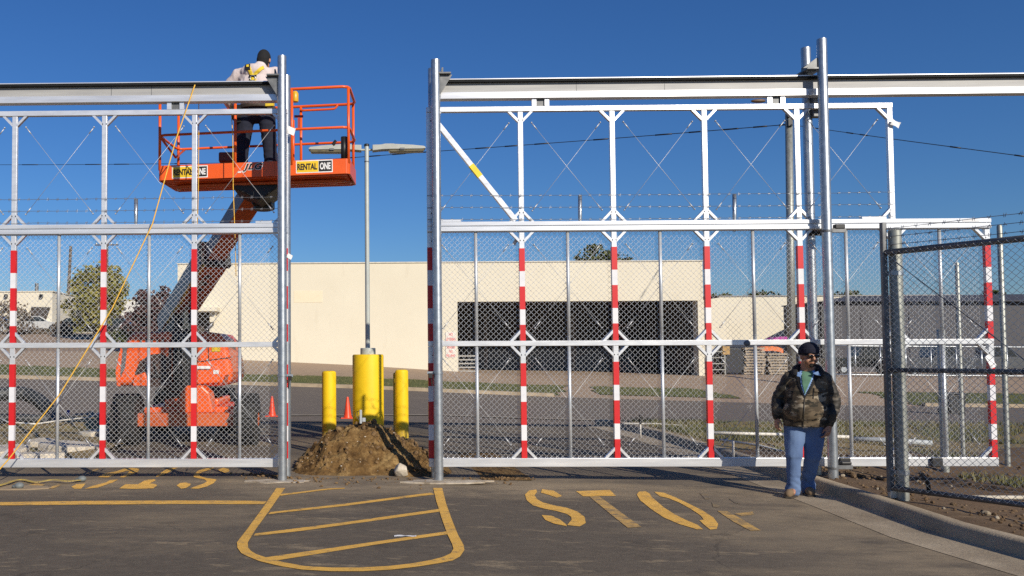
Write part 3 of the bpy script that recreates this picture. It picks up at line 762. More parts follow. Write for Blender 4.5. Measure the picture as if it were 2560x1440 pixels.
# ------------------------------------------------------------------ dirt mound
def mound():
    m, n, b = nodes("excavated_dirt"); co = n.nodes.new("ShaderNodeTexCoord").outputs["Object"]
    c = ramp(n, noise_node(n, co, 3.2, 7, .72), [(.32, (.070,.038,.014)), (.50, (.185,.108,.040)), (.66, (.36,.24,.10))])
    c = mix(n, ramp(n, noise_node(n, co, 22, 4, .7, None, 3), [(.35, .55), (.55, 0.0)]), c, (.06,.034,.016))
    c = mix(n, ramp(n, noise_node(n, co, 38, 3, .7, None, 8), [(.66, 0.0), (.70, .8)]), c, (.42,.34,.22))
    n.links.new(c, b.inputs["Base Color"]); b.inputs["Roughness"].default_value = .95; b.inputs["Specular IOR Level"].default_value = .15
    bm = n.nodes.new("ShaderNodeBump"); bm.inputs["Strength"].default_value = .8; bm.inputs["Distance"].default_value = .02
    n.links.new(noise_node(n, co, 30, 5, .75, None, 1), bm.inputs["Height"]); n.links.new(bm.outputs[0], b.inputs["Normal"])
    sil = [(690,1192),(725,1172),(760,1135),(800,1100),(850,1066),(880,1058),(905,1056),(935,1058),(965,1068),(1000,1092),(1030,1104),(1060,1122),(1085,1140),(1110,1160),(1150,1170),(1195,1180),(1230,1196)]
    Yr = 1.25
    R = [W(x, y, Yr) for x, y in sil]
    def ridge(X):
        if X <= R[0].x or X >= R[-1].x: return 0
        for a, c in zip(R, R[1:]):
            if a.x <= X <= c.x: return max(0, a.z+(c.z-a.z)*(X-a.x)/(c.x-a.x))
        return 0
    xs = lin(R[0].x-.25, R[-1].x+.35, 190); ys = lin(.06, 3.2, 130); mb = MB()
    for y in ys:
        for x in xs:
            h = ridge(x); front = .18+.10*noise.noise((x*2, 1, 4)); back = 2.6
            if y < Yr: p = sstep(front, Yr, y); p = (p*.45+.55*max(0, (y-front)/(Yr-front)))
            else: p = 1-sstep(Yr, back, y)
            z = h*max(0, min(1, p))
            if z > .0:
                k = min(1, z/.12)
                z += k*(.085*noise.fractal((x*3.6, y*3.6, 0), .8, 2.1, 7) + .05*noise.turbulence((x*10, y*10, 3), 4, True))-.035
            else: z = -.03
            # gully on the right flank
            gx_ = .75+(y-.2)*-.62
            mb.v.append((x+.02*noise.noise((y*8, x*8, 1)), y, z))
    n_ = len(xs)
    mb.f = [(j*n_+i, j*n_+i+1, (j+1)*n_+i+1, (j+1)*n_+i) for j in range(len(ys)-1) for i in range(n_-1)]
    mb.m = [0]*len(mb.f)
    o = tag(mb.build('dirt_mound', m, smooth=True), 'heap of freshly dug brown dirt between the gate leaves, before the yellow bollards', 'dirt mound')
    verts = [o.location+v.co for v in o.data.vertices if v.co.z+o.location.z > .03]
    stones = MB()
    for k in range(420):
        p = random.choice(verts); r = random.choice((.008,.01,.012,.016,.024,.034))*random.uniform(.7, 1.3)
        stones.ell(p+Vector((0,0,r*.4)), (r*random.uniform(.7,1.4), r, r*random.uniform(.6,1)), Euler((random.random()*3, random.random()*3, 0)).to_matrix(), 6, 5)
    for k in range(30):
        p = random.choice(verts); r = random.uniform(.024, .050)
        stones.ell(p+Vector((0,0,r*.15)), (r*random.uniform(.8,1.5), r, r*random.uniform(.5,.9)), Euler((random.random()*3, random.random()*3, random.random()*3)).to_matrix(), 7, 5)
    for k in range(420):
        a = random.uniform(-.2, PI+.2); q = abs(random.gauss(0, .30)); x = (R[0].x+R[-1].x)/2+math.cos(a)*((R[-1].x-R[0].x)/2+q*.7); y = .35-math.sin(a)*(.32+q); r = random.choice((.005,.007,.009,.013,.02))
        stones.ell((x, y, H(x, y)+r*.5), (r*1.3, r, r*.7), Euler((0, random.random(), random.random()*3)).to_matrix(), 6, 5)
    s = stones.build('clods', M("dirt_clod", (.22,.14,.065), .95, 0, (.12,.07,.03), 9, bump=.4), o); s["kind"] = 'stuff'
    st2 = MB()
    for k in range(60):
        p = random.choice(verts); r = random.uniform(.005, .012)
        st2.ell(p+Vector((0,0,r*.5)), (r*1.3, r, r*.8), None, 6, 5)
    s = st2.build('pale_pebbles', ROCK, o); s["kind"] = 'stuff'
    return o
MOUND = mound()
def stone(c, r, mat, name, label, cat, seed, grp=None, flat=1.0):
    bm = bmesh.new(); bmesh.ops.create_icosphere(bm, subdivisions=4, radius=1)
    for v in bm.verts:
        d = v.co.normalized(); k = 1+.22*noise.noise(d*1.3+Vector((seed, 0, 0)))
        q = d*k
        for pl in range(9):
            random.seed(seed*31+pl); nn = Vector((random.uniform(-1,1), random.uniform(-1,1), random.uniform(-1,1))).normalized(); dd = q.dot(nn)
            if dd > .72: q -= nn*(dd-.72)*.9
        q += d*.035*noise.fractal(d*5+Vector((seed,1,1)), 1, 2, 3)
        v.co = Vector((q.x*r[0], q.y*r[1], q.z*r[2]))
    me = bpy.data.meshes.new(name); bm.to_mesh(me); bm.free(); me.materials.append(mat)
    me.polygons.foreach_set("use_smooth", [True]*len(me.polygons)); me.set_sharp_from_angle(angle=.6)
    o = link(name, me, Vector(c)); random.seed(seed); return tag(o, label, cat, grp)
c = W(1003, 1175, .22); stone(c, (.105,.10,.10), ROCK, 'rock', 'pale limestone rock at the foot of the dirt mound', 'rock', 3)
# stub conduit on top of the mound
c = W(902, 1052, 1.2); cg = thing('conduit_stub', 'short grey electrical conduit with loose black wires on top of the dirt mound', 'conduit', c)
GRAYP = M("grey_conduit", (.42,.45,.47), .5)
MB().box(c+Vector((.0,0,.06)), (.035,.035,.20)).build('conduit', GRAYP, cg, bevel=.006)
MB().box(c+Vector((.045,0,.015)), (.05,.03,.06)).build('junction_box', GRAYP, cg, bevel=.006)
mb = MB()
for sgn, hh in ((-1,.10), (-1.6,.13), (1.8,.03)):
    mb.tube([c+Vector((sgn*.0+.0, 0, .15 if sgn < 0 else .03))+Vector((sgn*.05*math.sin(t*PI), 0, hh*.3*math.sin(t*PI)-t*hh*1.3)) for t in lin(0, 1, 10)], .004, 5)
mb.build('loose_wire', BLACK, cg)

p = HIT(1013, 1340, .006); mb = MB(); n = 6
vs = [(p.x+.10*(i/n-.5)*2, p.y+.022*(j/2-.5)*2+.01*math.sin(i), p.z+.012*abs(noise.noise((i*.9, j*1.3, 2)))) for j in range(3) for i in range(n+1)]
mb.add(vs, [(j*(n+1)+i, j*(n+1)+i+1, (j+1)*(n+1)+i+1, (j+1)*(n+1)+i) for j in range(2) for i in range(n)])
tag(mb.build('paper_scrap', PAPER, smooth=True), 'flattened white paper scrap lying on the hatched asphalt', 'litter')
# ------------------------------------------------------------------ traffic cones
def cone(px, py, h, label):
    c = GH(px, py); t = thing('traffic_cone', label, 'cone', c, 'orange traffic cones on the street')
    MB().box(c+Vector((0,0,.012)), (h*.62, h*.62, .024)).build('cone_foot', CONE, t, bevel=.006)
    MB().lathe([(h*.20, .024), (h*.17, h*.18), (h*.06, h*.93), (h*.045, h)], c, 20).build('cone_body', CONE, t, auto=40)
cone(680, 1041, .53, 'orange traffic cone on the street, close to the tall post beside the boom lift')
cone(869, 1046, .55, 'orange traffic cone half hidden by the thick yellow lamp base')

# ------------------------------------------------------------------ right-hand swing gate and fence
A = W(2217, 900, -1.69); zb = .05
A2 = Vector((A.x, A.y, 0)); dirg = Vector((.5, -.866, 0)).normalized()
sg = thing('swing_gate', 'dull grey chain link swing gate leaf opened toward the camera at the right edge', 'gate', (A.x, A.y, zb))
def zat(px, py, P):                # height on the vertical through P that the pixel row py shows
    d = ray(px, py); k = math.hypot(P.x-CAMP.x, P.y-CAMP.y)/math.hypot(d.x, d.y); return CAMP.z+d.z*k
zt0 = zat(2225, 631, A); zm0 = zat(2225, 925, A); zb0 = zat(2225, 1219, A); ztop = zat(2215, 556, A)
LG = 2.6; E2 = A2+dirg*LG
MB().box((A.x, A.y, (zb0-.05+ztop)/2), (.056, .056, ztop-zb0+.05)).build('hinge_stile', FRAME_DARK, sg, bevel=.01)
for z, r, nm in ((zt0, .034, 'top_rail'), (zm0, .026, 'middle_rail'), (zb0, .030, 'bottom_rail')):
    MB().tube([A2+dirg*.028+Vector((0,0,z)), E2+Vector((0,0,z))], r, 12).build(nm, FRAME_DARK, sg, smooth=True)
MB().tube([E2+Vector((0,0,zb0)), E2+Vector((0,0,ztop))], .03, 10).build('free_stile', FRAME_DARK, sg, smooth=True)
mb = MB(); chain(mb, A2+dirg*.03+Vector((-.866,-.5,0))*.030, dirg, LG-.05, zb0, zt0, .072, .0032, Vector((.866,.5,0)))
mb.build('chain_link_mesh', M("swing_mesh_wire", (.62,.62,.60), .42, .6, (.5,.5,.48), 20), sg, smooth=True)
for py in (571, 592, 612):
    z = zat(2225, py, A); mb = MB(); barbed(mb, A2+Vector((0,0,z)), E2+Vector((0,0,z)), .015, .0032); mb.build('barbed_wire', WIRE_DK, sg)
MB().tube([A2+dirg*.05+Vector((0,0,zt0-.05)), E2+Vector((0,0,zb0+.2))], .005, 6).build('truss_rod', FRAME_DARK, sg)
B = W(2246, 900, -1.71); zt = zat(2246, 574, B)
hp = tag(MB().lathe([(.066, -.1), (.066, zt-.01), (.05, zt)], (B.x, B.y, 0), 24).build('gate_post', GALV_OLD, auto=40), 'thick weathered grey post carrying the swing gate at the right of the man', 'post')
for py in (683, 1180):
    z = zat(2246, py, B); mb = MB(); mb.lathe([(.068, -.025), (.074, -.025), (.074, .025), (.068, .025)], (B.x, B.y, z), 20)
    mb.bar((B.x-.05, B.y-.02, z), (A.x+.02, A.y+.02, z), .03, .05); mb.build('hinge', GALV, hp, auto=40)
c = Vector((A.x+.10, A.y-.02, zb0)); mb = MB(); mb.box(c+Vector((-.04,.02,-.07)), (.16,.06,.09)); mb.box(c+Vector((.05,0,-.03)), (.05,.05,.16)); mb.build('hinge_foot', GALV, sg, bevel=.008)
mb = MB(); q = A2+dirg*.42; mb.tube([q+Vector((0,.04,zb0-.03)), q+Vector((-.02,.04,zb0+.12)), q+Vector((-.07,.06,zb0+.20))], .022, 8)
mb.build('drop_rod_sleeve', BLACK, sg, smooth=True)
# fence posts beyond
def fpost(px, pt, pb, r, label, Y):
    c = W(px, pb, Y); z0 = H(c.x, Y)+.1; z1 = zat(px, pt, c)
    return tag(MB().lathe([(r, z0-.3), (r, z1-.02), (r*.7, z1)], (c.x, Y, 0), 14).build('fence_post', GALV_OLD, auto=40), label, 'fence post')
fpost(2363, 822, 1165, .052, 'short weathered post behind the tail of the long gate leaf', 1.1)
fpost(2519, 561, 1150, .036, 'thin tall weathered fence post at the right edge behind the gate tail', 1.5)
fpost(2408, 655, 1140, .030, 'thin weathered fence post between two thicker posts behind the gate tail', 1.9)
# ------------------------------------------------------------------ small site things
def pipe(pts, r, mat, label, name='pvc_pipe', cat='pipe', n=8):
    return tag(MB().tube(pts, r, n).build(name, mat, smooth=True), label, cat)
def soil(px, py, up=.06):
    p = G(px, py, .16); return Vector((p.x, p.y, H(p.x, p.y)+.14+up))
pipe([soil(1782,1082,.14), soil(1880,1083,.14), soil(1990,1081,.12), soil(2130,1083,.10)], .030, PVC, 'long white pipe lying across the grass behind the gate')
pipe([soil(1800,1091,.08), soil(1900,1100,.05), soil(1985,1118,.03)], .018, PVC, 'thin white pipe slanting toward the walking man behind the gate')
pipe([soil(2135,1088,.10), soil(2210,1090,.10), soil(2330,1094,.08)], .045, GRAYP, 'grey conduit pipe lying on the dirt beyond the swing gate')
pipe([G(2275,1241,-.05), G(2400,1243,-.05), G(2700,1245,-.05)], .024, PVC_D, 'white pipe lying on the mud under the swing gate')
pipe([soil(1560,1050,.05), soil(1640,1049,.05), soil(1720,1053,.04)], .020, PVC, 'short white pipe on the grass by the end of the kerb')
for px, py, lab in ((1833, 1118, 'short white stake stuck in the grass below the long white pipe'), (1601, 1066, 'white sprinkler riser with a black head near the end of the kerb')):
    p = soil(px, py, -.05); t = thing('irrigation_stake', lab, 'stake', p)
    MB().tube([p-Vector((0,0,.05)), p+Vector((0,0,.27))], .018, 8).build('stake', PVC, t, smooth=True)
    if px < 1700:
        MB().tube([p+Vector((0,0,.22)), p+Vector((0,0,.40))], .026, 8).build('sprinkler_head', BLACK, t)
p = GH(2395, 1036)
tb = thing('waste_bin', 'black square bin standing at the far side of the street', 'bin', p); s_ = .55
MB().prism([(-s_*.48,0),(s_*.48,0),(s_*.56,.70),(-s_*.56,.70)], (0,.6,0), p).build('bin_body', BLACK, tb, bevel=.03)
MB().box(p+Vector((0,.3,.73)), (s_*1.2, .68, .06)).build('lid', BLACK, tb, bevel=.02)
MB().tube([p+Vector((-.3,.55,.1)), p+Vector((.3,.55,.1))], .09, 12).build('wheels', RUBBER, tb)
# left-hand rubble, hose, flag, black drain pipe, strap
SLABM = M("broken_concrete", (.66,.59,.48), .95, 0, (.50,.44,.34), 4, bump=.4, bscale=30)
for k, (px, py, rx, ry, lab) in enumerate(((95,1142,.42,.30,'broken pale concrete slab nearest the gate, left of the boom lift'), (175,1118,.48,.55,'large broken pale concrete slab behind the gate, left of the boom lift'),
        (235,1085,.30,.30,'small broken concrete slab next to the lift tyre'), (20,1128,.35,.4,'broken concrete slab at the left edge behind the gate'), (105,1108,.22,.3,'small broken concrete chunk among bigger slabs'))):
    c = G(px, py, .1); poly = []
    for i in range(9):
        a = 2*PI*i/9; r = 1+.3*noise.noise((math.cos(a)*1.3+k*7, math.sin(a)*1.3, 2)); poly.append((rx*r*math.cos(a), ry*r*math.sin(a)))
    tl = Vector((.08*math.sin(k*2), .05*math.cos(k), 1)).normalized()
    tag(MB().prism(poly, tl*.13, (c.x, c.y, H(c.x, c.y)+.03), (1, 0, -tl.x), (0, 1, -tl.y)).build('concrete_slab', SLABM, bevel=.015), lab, 'rubble', 'broken concrete slabs')
pipe([G(x, y, .16)+Vector((0,0,.08)) for x, y in ((-30,1040),(20,1065),(90,1070),(140,1062),(180,1057),(225,1052),(250,1040))], .018, PVC, 'thin white hose snaking over the dirt left of the boom lift', 'hose', 'hose', 6)
p = G(166, 1052, .15); fl = thing('marker_flag', 'small blue utility marker flag in the dirt left of the boom lift', 'flag', p)
MB().tube([p-Vector((0,0,.05)), p+Vector((0,0,.25))], .004, 5).build('flag_wire', GALV, fl)
MB().prism([(0,.10),(.07,.13),(.08,.24),(.0,.25)], (0,.004,0), p).build('flag_cloth', M("blue_flag", (.03,.06,.35), .6), fl)
DRAIN = M("black_drain_pipe", (.028,.032,.036), .55, 0, (.018,.02,.022), 4)
P0 = [(-60,1000,9.3),(10,985,9.6),(62,985,9.9),(105,1008,9.6),(135,1045,8.9),(150,1072,7.9)]
pts = []
for x, y, Y in P0: pts.append(W(x, y, Y))
def smoothp(P, n=8):
    out = []
    for i in range(len(P)-1):
        a = P[max(0,i-1)]; b = P[i]; c_ = P[i+1]; d = P[min(len(P)-1,i+2)]
        for k in range(n):
            t = k/n; out.append(.5*((2*b)+(c_-a)*t+(2*a-5*b+4*c_-d)*t*t+(3*b-a-3*c_+d)*t**3))
    out.append(P[-1]); return out
pts = smoothp(pts, 14); rr = [.165+.012*(1 if (k//1) % 2 else -1) for k in range(len(pts))]
tag(MB().tube(pts, rr, 14).build('black_tube', DRAIN, smooth=True), 'thick black corrugated drainage pipe arching over the grass at the left', 'pipe')
pipe([G(-40,1062,.12)+Vector((0,0,.12)), G(40,1056,.12)+Vector((0,0,.1)), G(120,1060,.12)+Vector((0,0,.1))], .10, DRAIN, 'straight black tube standing in for the track beam shadow at the left', 'black_tube', 'pipe', 12)  # black tube added in place of the track beam's shadow band
YST = M("faded_yellow_strap", (.50,.36,.07), .8, 0, (.33,.25,.09), 8)
sp_ = smoothp([G(x, y, .02)+Vector((0,0,.012+.01*math.sin(x*.2))) for x, y in ((-40,1225),(10,1214),(50,1200),(90,1206),(130,1203),(170,1206),(205,1201))], 6)
rt = thing('ratchet_strap', 'faded yellow strap with grey end fittings lying on the asphalt at the lower left', 'strap', sp_[0])
mb = MB()
for a, b_ in zip(sp_, sp_[1:]): mb.bar(a, b_, .05, .008)
mb.build('webbing', YST, rt)
for px, py in ((205,1199),(48,1216)):
    c = G(px, py, .03); mb = MB(); mb.ell(c+Vector((0,0,.01)), (.06,.05,.04), nu=10, nv=7); mb.box(c+Vector((-.05,0,0)), (.06,.05,.03)); mb.build('end_fitting', M('grey_fitting', (.17,.19,.19), .6), rt, smooth=True)
c = G(50, 1220, 0); mb = MB(); random.seed(4)
sa = []
for i in range(18):
    a = 2*PI*i/18; r = 1+.35*noise.noise((math.cos(a), math.sin(a), 3)); sa.append((.6*r*math.cos(a), .16*r*math.sin(a)))
mb.prism(sa, (0,0,.012), (c.x-.2, c.y, 0), (1,0,0), (0,1,0)); kind(mb.build('sand_patch', M("loose_sand", (.33,.25,.16), .95, 0, (.24,.18,.11), 7)), 'structure')

# ------------------------------------------------------------------ warehouse
DARKIN = M("dark_interior", (.070,.056,.046), .9, 0, (.045,.036,.030), 2)
GREYSHED = M("grey_metal_wall", (.066,.064,.072), .7, 0, (.054,.052,.059), .8, stretch=(3,3,.3))
YF = 37.0
L_ = W(444, 700, YF).x; Rr = W(1757, 700, YF).x; ztop = W(1100, 657, YF).z
ox0 = W(1144, 800, YF).x; ox1 = W(1745, 800, YF).x; oz = W(1400, 753, YF).z
dx0 = W(474, 800, YF).x; dx1 = W(524, 800, YF).x; dz = W(500, 781, YF).z
wh = thing('warehouse', 'long cream flat roofed warehouse across the street with a wide dark loading opening', 'building', ((L_+Rr)/2, YF, .5))
zlow = -1.2; T = .35; DEP = 26
mb = MB()
def wall(xa, xb, za, zb): mb.box(((xa+xb)/2, YF+T/2, (za+zb)/2), (xb-xa, T, zb-za))
wall(L_, dx0, zlow, ztop); wall(dx0, dx1, dz, ztop); wall(dx1, ox0, zlow, ztop); wall(ox0, ox1, oz, ztop); wall(ox1, Rr, zlow, ztop)
mb.box((Rr-T/2, YF+T+DEP/2, (zlow+ztop)/2), (T, DEP, ztop-zlow)); mb.box((L_+T/2, YF+T+DEP/2, (zlow+ztop)/2), (T, DEP, ztop-zlow))
mb.box(((L_+Rr)/2, YF+T+DEP+T/2, (zlow+ztop)/2), (Rr-L_, T, ztop-zlow))
mb.build('wall', CREAM, wh)
MB().box(((L_+Rr)/2, YF+T+DEP/2, ztop-.4), (Rr-L_-2*T-.02, DEP-.02, .1)).build('roof', TANPAVE, wh)
MB().box(((L_+Rr)/2, YF+.16, ztop+.035), (Rr-L_+.06, .44, .06)).build('parapet_cap', M("parapet_flashing", (.66,.62,.52), .7), wh)
mb = MB(); mb.box(((ox0+ox1)/2, YF+9, 2.2), (ox1-ox0+3, .1, 6.4)); mb.box(((ox0+ox1)/2, YF+4.8, oz+.25), (ox1-ox0+3, 8.3, .1))
mb.box((ox0-.9, YF+4.8, 2.2), (.1, 8.3, 6.2)); mb.box((ox1-.12, YF+4.8, 2.2), (.1, 8.3, 6.2)); mb.box(((ox0+ox1)/2, YF+4.8, .28), (ox1-ox0+2, 8.3, .06))
mb.build('loading_bay', DARKIN, wh)
mb = MB()
for fx in (.20, .40, .62, .83): mb.box((ox0+(ox1-ox0)*fx, YF+7.5, 2.0), (.22, .22, 4.4))
mb.build('bay_columns', M("bay_column", (.19,.165,.14), .8), wh)
MB().box(((ox0+ox1)/2+.4, YF+8.9, 1.15), (ox1-ox0-2.5, .06, 1.5)).build('bay_back_panel', M("bay_panel", (.20,.195,.19), .8), wh)
mb = MB()
for i in range(5): mb.box((ox0+.62, YF+.9, .62+i*.22), (1.15, .05, .075))
for x in (ox0+.1, ox0+1.15): mb.box((x, YF+.9, 1.15), (.07, .06, 1.5))
mb.build('stack_rack', M("pale_rack", (.42,.40,.36), .6), wh)
# porch at the left end
px0, px1 = W(470, 780, YF).x, W(551, 780, YF).x
MB().box(((px0+px1)/2, YF-.6, dz+.12), (px1-px0, 1.18, .22)).build('porch_canopy', CREAM, wh)
MB().box((W(536,800,YF).x, YF-.5, dz-.30), (.30, .35, .55)).build('canopy_bracket', CREAM, wh)
MB().box(((dx0+dx1)/2, YF+.28, (dz+zlow)/2), (dx1-dx0, .1, dz-zlow)).build('porch_door', DARKIN, wh)
# paler painted-over rectangle and hairline stains of the facade
a = W(735, 727, YF); b = W(806, 756, YF)
MB().box(((a.x+b.x)/2, YF-.006, (a.z+b.z)/2), (b.x-a.x, .01, a.z-b.z)).build('painted_over_patch', M("old_sign_patch", (.76,.66,.49), .9, 0, (.72,.62,.45), 1), wh)
# red notice lettering beside the opening
SIGNR = M("red_sign_letters", (.72,.12,.13), .7); SIGNW = M("white_sign_board", (.80,.74,.66), .7)
def text(par, s, c, r, u, wd, hh, mat, name='lettering', shear=0, bold=0.0, depth=.004):
    cu = bpy.data.curves.new(name, 'FONT'); cu.body = s; cu.align_x = 'CENTER'; cu.align_y = 'CENTER'; cu.extrude = .5; cu.offset = bold; cu.shear = shear; cu.resolution_u = 3; cu.space_character = 1.12 if 'maker' in name else 1.0
    o = bpy.data.objects.new("tmp_text", cu); C.collection.objects.link(o)
    me = bpy.data.meshes.new_from_object(o.evaluated_get(C.evaluated_depsgraph_get())); bpy.data.objects.remove(o)
    X = [v.co.x for v in me.vertices]; Yv = [v.co.y for v in me.vertices]
    x0, x1, y0, y1 = min(X), max(X), min(Yv), max(Yv); r = Vector(r).normalized(); u = Vector(u).normalized(); nn = r.cross(u)
    for v in me.vertices:
        v.co = r*((v.co.x-(x0+x1)/2)/(x1-x0)*wd)+u*((v.co.y-(y0+y1)/2)/(y1-y0)*hh)+nn*(depth if v.co.z > 0 else -.001)
    me.materials.clear(); me.materials.append(mat); me.update(); me.name = name
    return link(name, me, Vector(c), par)
for rows, (xa, ya, xb, yb), nm in (((("NO",.38),("LITTERING",.9)), (1114,830,1140,854), 'notice_board'), ((("TRASH",.80),("NO",.36),("FILLING",.85)), (1114,863,1140,894), 'notice_board')):
    a = W(xa, ya, YF); b = W(xb, yb, YF); cx = (a.x+b.x)/2; hh = a.z-b.z
    sgn = MB().box((cx, YF-.02, (a.z+b.z)/2), (b.x-a.x, .03, hh)).build(nm, SIGNW, wh)
    n = len(rows)
    for k, (s, f) in enumerate(rows):
        text(sgn, s, (cx, YF-.037, a.z-hh*(k+.5)/n), (1,0,0), (0,0,1), (b.x-a.x)*f, hh/n*.62, SIGNR, 'notice_lettering', 0, .02)
# low cream wing and grey shed on the right
YW = 52
def block(name, label, pxa, pxb, ptop, Y, dep, mat, zb=-1, capm=None):
    a = W(pxa, ptop, Y); b = W(pxb, ptop, Y); zt = a.z
    t = thing(name, label, 'building', ((a.x+b.x)/2, Y, zb))
    MB().box(((a.x+b.x)/2, Y+dep/2, (zt+zb)/2), (b.x-a.x, dep, zt-zb)).build('wall', mat, t)
    MB().box(((a.x+b.x)/2, Y+dep/2, zt+.04), (b.x-a.x+.2, dep+.2, .08)).build('roof_edge', capm or CREAM, t)
    return t, a.x, b.x, zt
bw, *_ = block('low_building', 'low cream building behind the warehouse on the right', 1740, 2400, 742, YW+8, 14, CREAM, -1, M("roof_trim_grey", (.30,.29,.28), .7))
gs, gxa, gxb, gzt = block('grey_shed', 'long dark grey shed with a plain wall behind the far fence on the right', 2046, 2900, 757, 50, 5, GREYSHED, .2, GREYSHED)
mb = MB(); a = W(2046, 757, 49.7); b = W(2420, 738, 56); c2 = W(2900, 730, 56); d2 = W(2900, 757, 49.7)
mb.add([a+Vector((0,0,.1)), d2+Vector((0,0,.1)), Vector((d2.x, 57, c2.z)), Vector((a.x+6, 57, b.z))], [(0,1,2,3)])
mb.add([a, d2, Vector((d2.x, 57, c2.z-.1)), Vector((a.x+6, 57, b.z-.1))], [(3,2,1,0)]); mb.build('roof', GREYSHED, gs)
mb = MB()
for k in range(9): mb.box((gxa+3+k*3.4, 49.97, 2.6), (.05, .04, 3.6))
mb.build('wall_seams', M("wall_seam", (.05,.045,.055), .7), gs)
MB().box((gxa+.35, 49.94, 2.4), (.5, .1, 5.0)).build('corner_trim', BLACK, gs)
# left-hand far buildings
GB, *_ = block('far_building', 'pale cream building with a dark garage opening at the far left', -160, 131, 731, 66, 12, CREAM, 2.0)
a = W(78, 767, 65.9); b = W(126, 768, 65.9); zc = W(100, 815, 65.9).z
MB().prism([(a.x, a.z), (b.x, b.z), (b.x-.9, zc-.8), (a.x-.05, zc-.8)], (0,.1,0), (0, 65.88, 0)).build('garage_opening', DARKIN, GB)
for px in (15, 103): 
    c = W(px, 733, 65.8); MB().box(c+Vector((0,0,-.25)), (.25,.3,.3)).build('wall_light', BLACK, GB)
c = W(92, 716, 70); MB().tube([c+Vector((0,0,-1.2)), c+Vector((0,0,.3))], .18, 8).build('roof_vent', FRAME_DARK, GB)
G2, *_ = block('far_building', 'low white building with dark windows glimpsed behind the green tree at left', 131, 450, 752, 88, 14, M("white_far_wall", (.72,.70,.64), .9), 2.5)
for px in (150, 205, 285, 345, 395):
    a = W(px, 790, 87.9); MB().box((a.x, 87.95, a.z-.5), (1.7, .12, 1.5)).build('window', DARKIN, G2)

# ------------------------------------------------------------------ trees
def leafmat(name, c1, c2, c3):
    m, n, b = nodes(name); co = n.nodes.new("ShaderNodeTexCoord").outputs["Object"]
    c = ramp(n, noise_node(n, co, 1.1, 4, .7), [(.3, c1), (.5, c2), (.72, c3)])
    c = mix(n, .4, c, ramp(n, noise_node(n, co, 9, 2, .7), [(.3, c1), (.7, c3)]))
    n.links.new(c, b.inputs["Base Color"]); b.inputs["Roughness"].default_value = .65; b.inputs["Specular IOR Level"].default_value = .3
    b.inputs["Subsurface Weight"].default_value = 0; return m
LG1 = leafmat("olive_green_leaves", (.075,.085,.016), (.19,.18,.038), (.34,.28,.065))
LG2 = leafmat("dark_green_leaves", (.03,.045,.012), (.075,.09,.022), (.13,.13,.04))
LG3 = leafmat("purple_brown_leaves", (.03,.014,.016), (.075,.03,.032), (.12,.06,.045))
LG4 = leafmat("grey_brown_twigs", (.08,.06,.045), (.14,.11,.08), (.20,.16,.12))
BARK = M("tree_bark", (.12,.09,.065), .95, 0, (.07,.05,.035), 8, stretch=(1,1,.25))
def tree(name, label, base, clumps, n, leaf, mat, cat='tree', trunk=.12, grp=None, seed=1):
    random.seed(seed); t = thing(name, label, cat, base, grp); mb = MB(); B0 = Vector(base)
    tot = sum(c[1][0]*c[1][1]*c[1][2] for c in clumps)
    for c, r in clumps:
        k = int(n*r[0]*r[1]*r[2]/tot)+10; c = Vector(c)
        subs = [(Vector((random.gauss(0,.5), random.gauss(0,.5), random.gauss(0,.5))), random.uniform(.12,.36)) for _ in range(13)]
        for i in range(k):
            s_, sr = random.choice(subs); v = s_+Vector((random.gauss(0,1), random.gauss(0,1), random.gauss(0,1)))*sr
            if v.length > 1.15: v = v.normalized()*random.uniform(.7, 1.1)
            p = c+Vector((v.x*r[0], v.y*r[1], v.z*r[2]))
            a = Vector((random.uniform(-1,1), random.uniform(-1,1), random.uniform(-.6,1))).normalized(); b = a.orthogonal().normalized(); b = Matrix.Rotation(random.uniform(0, 6.28), 3, a) @ b
            l = leaf*random.choice((.5,.7,.9,1.2,1.5)); q = a.cross(b)
            mb.add([p-b*l*.5, p+q*l*.3, p+b*l*.5, p-q*l*.3], [(0,1,2,3)])
    mb.build('crown', mat, t)
    tk = MB(); zt = sum(c[0][2] for c in clumps)/len(clumps); cx = sum(c[0][0] for c in clumps)/len(clumps); cy = sum(c[0][1] for c in clumps)/len(clumps)
    top = Vector((cx, cy, zt)); fork = B0.lerp(top, .5)
    tk.tube([B0-Vector((0,0,.4)), B0.lerp(fork, .5)+Vector((.05,0,0)), fork], [trunk*1.3, trunk, trunk*.85], 9)
    for c, r in clumps:
        c = Vector(c); md = fork.lerp(c, .5)+Vector((0,0,.1)); tk.tube([fork-Vector((0,0,.1)), md, c, c+Vector((random.uniform(-.4,.4)*r[0], 0, r[2]*.6))], [trunk*.6, trunk*.45, trunk*.25, trunk*.1], 6)
    tk.build('trunk', BARK, t, smooth=True); return t
def cl(px, py, Y, rx, rz, dy=0): 
    s_ = F/(Y+11.18); c = W(px, py, Y); return ((c.x, c.y+dy, c.z), (rx/s_, rx/s_*.9, rz/s_))
def base(px, Y): c = W(px, 800, Y); return Vector((c.x, Y, H(c.x, Y)))
tree('leafy_tree', 'round olive green tree behind the left gate leaf, next to the wooden utility pole', base(238, 50), [cl(238,700,50,58,42), cl(195,745,50,45,50), cl(275,735,50,48,50), cl(235,770,50,60,50), cl(215,800,50,42,35), cl(285,690,50,28,25)], 5200, .30, LG1, seed=3)
tree('purple_tree', 'dark purple leafed tree behind the boom lift', base(375, 38), [cl(375,770,38,52,42), cl(345,800,38,38,40), cl(415,775,38,40,45), cl(385,815,38,55,35), cl(405,735,38,22,20)], 4200, .24, LG3, seed=4)
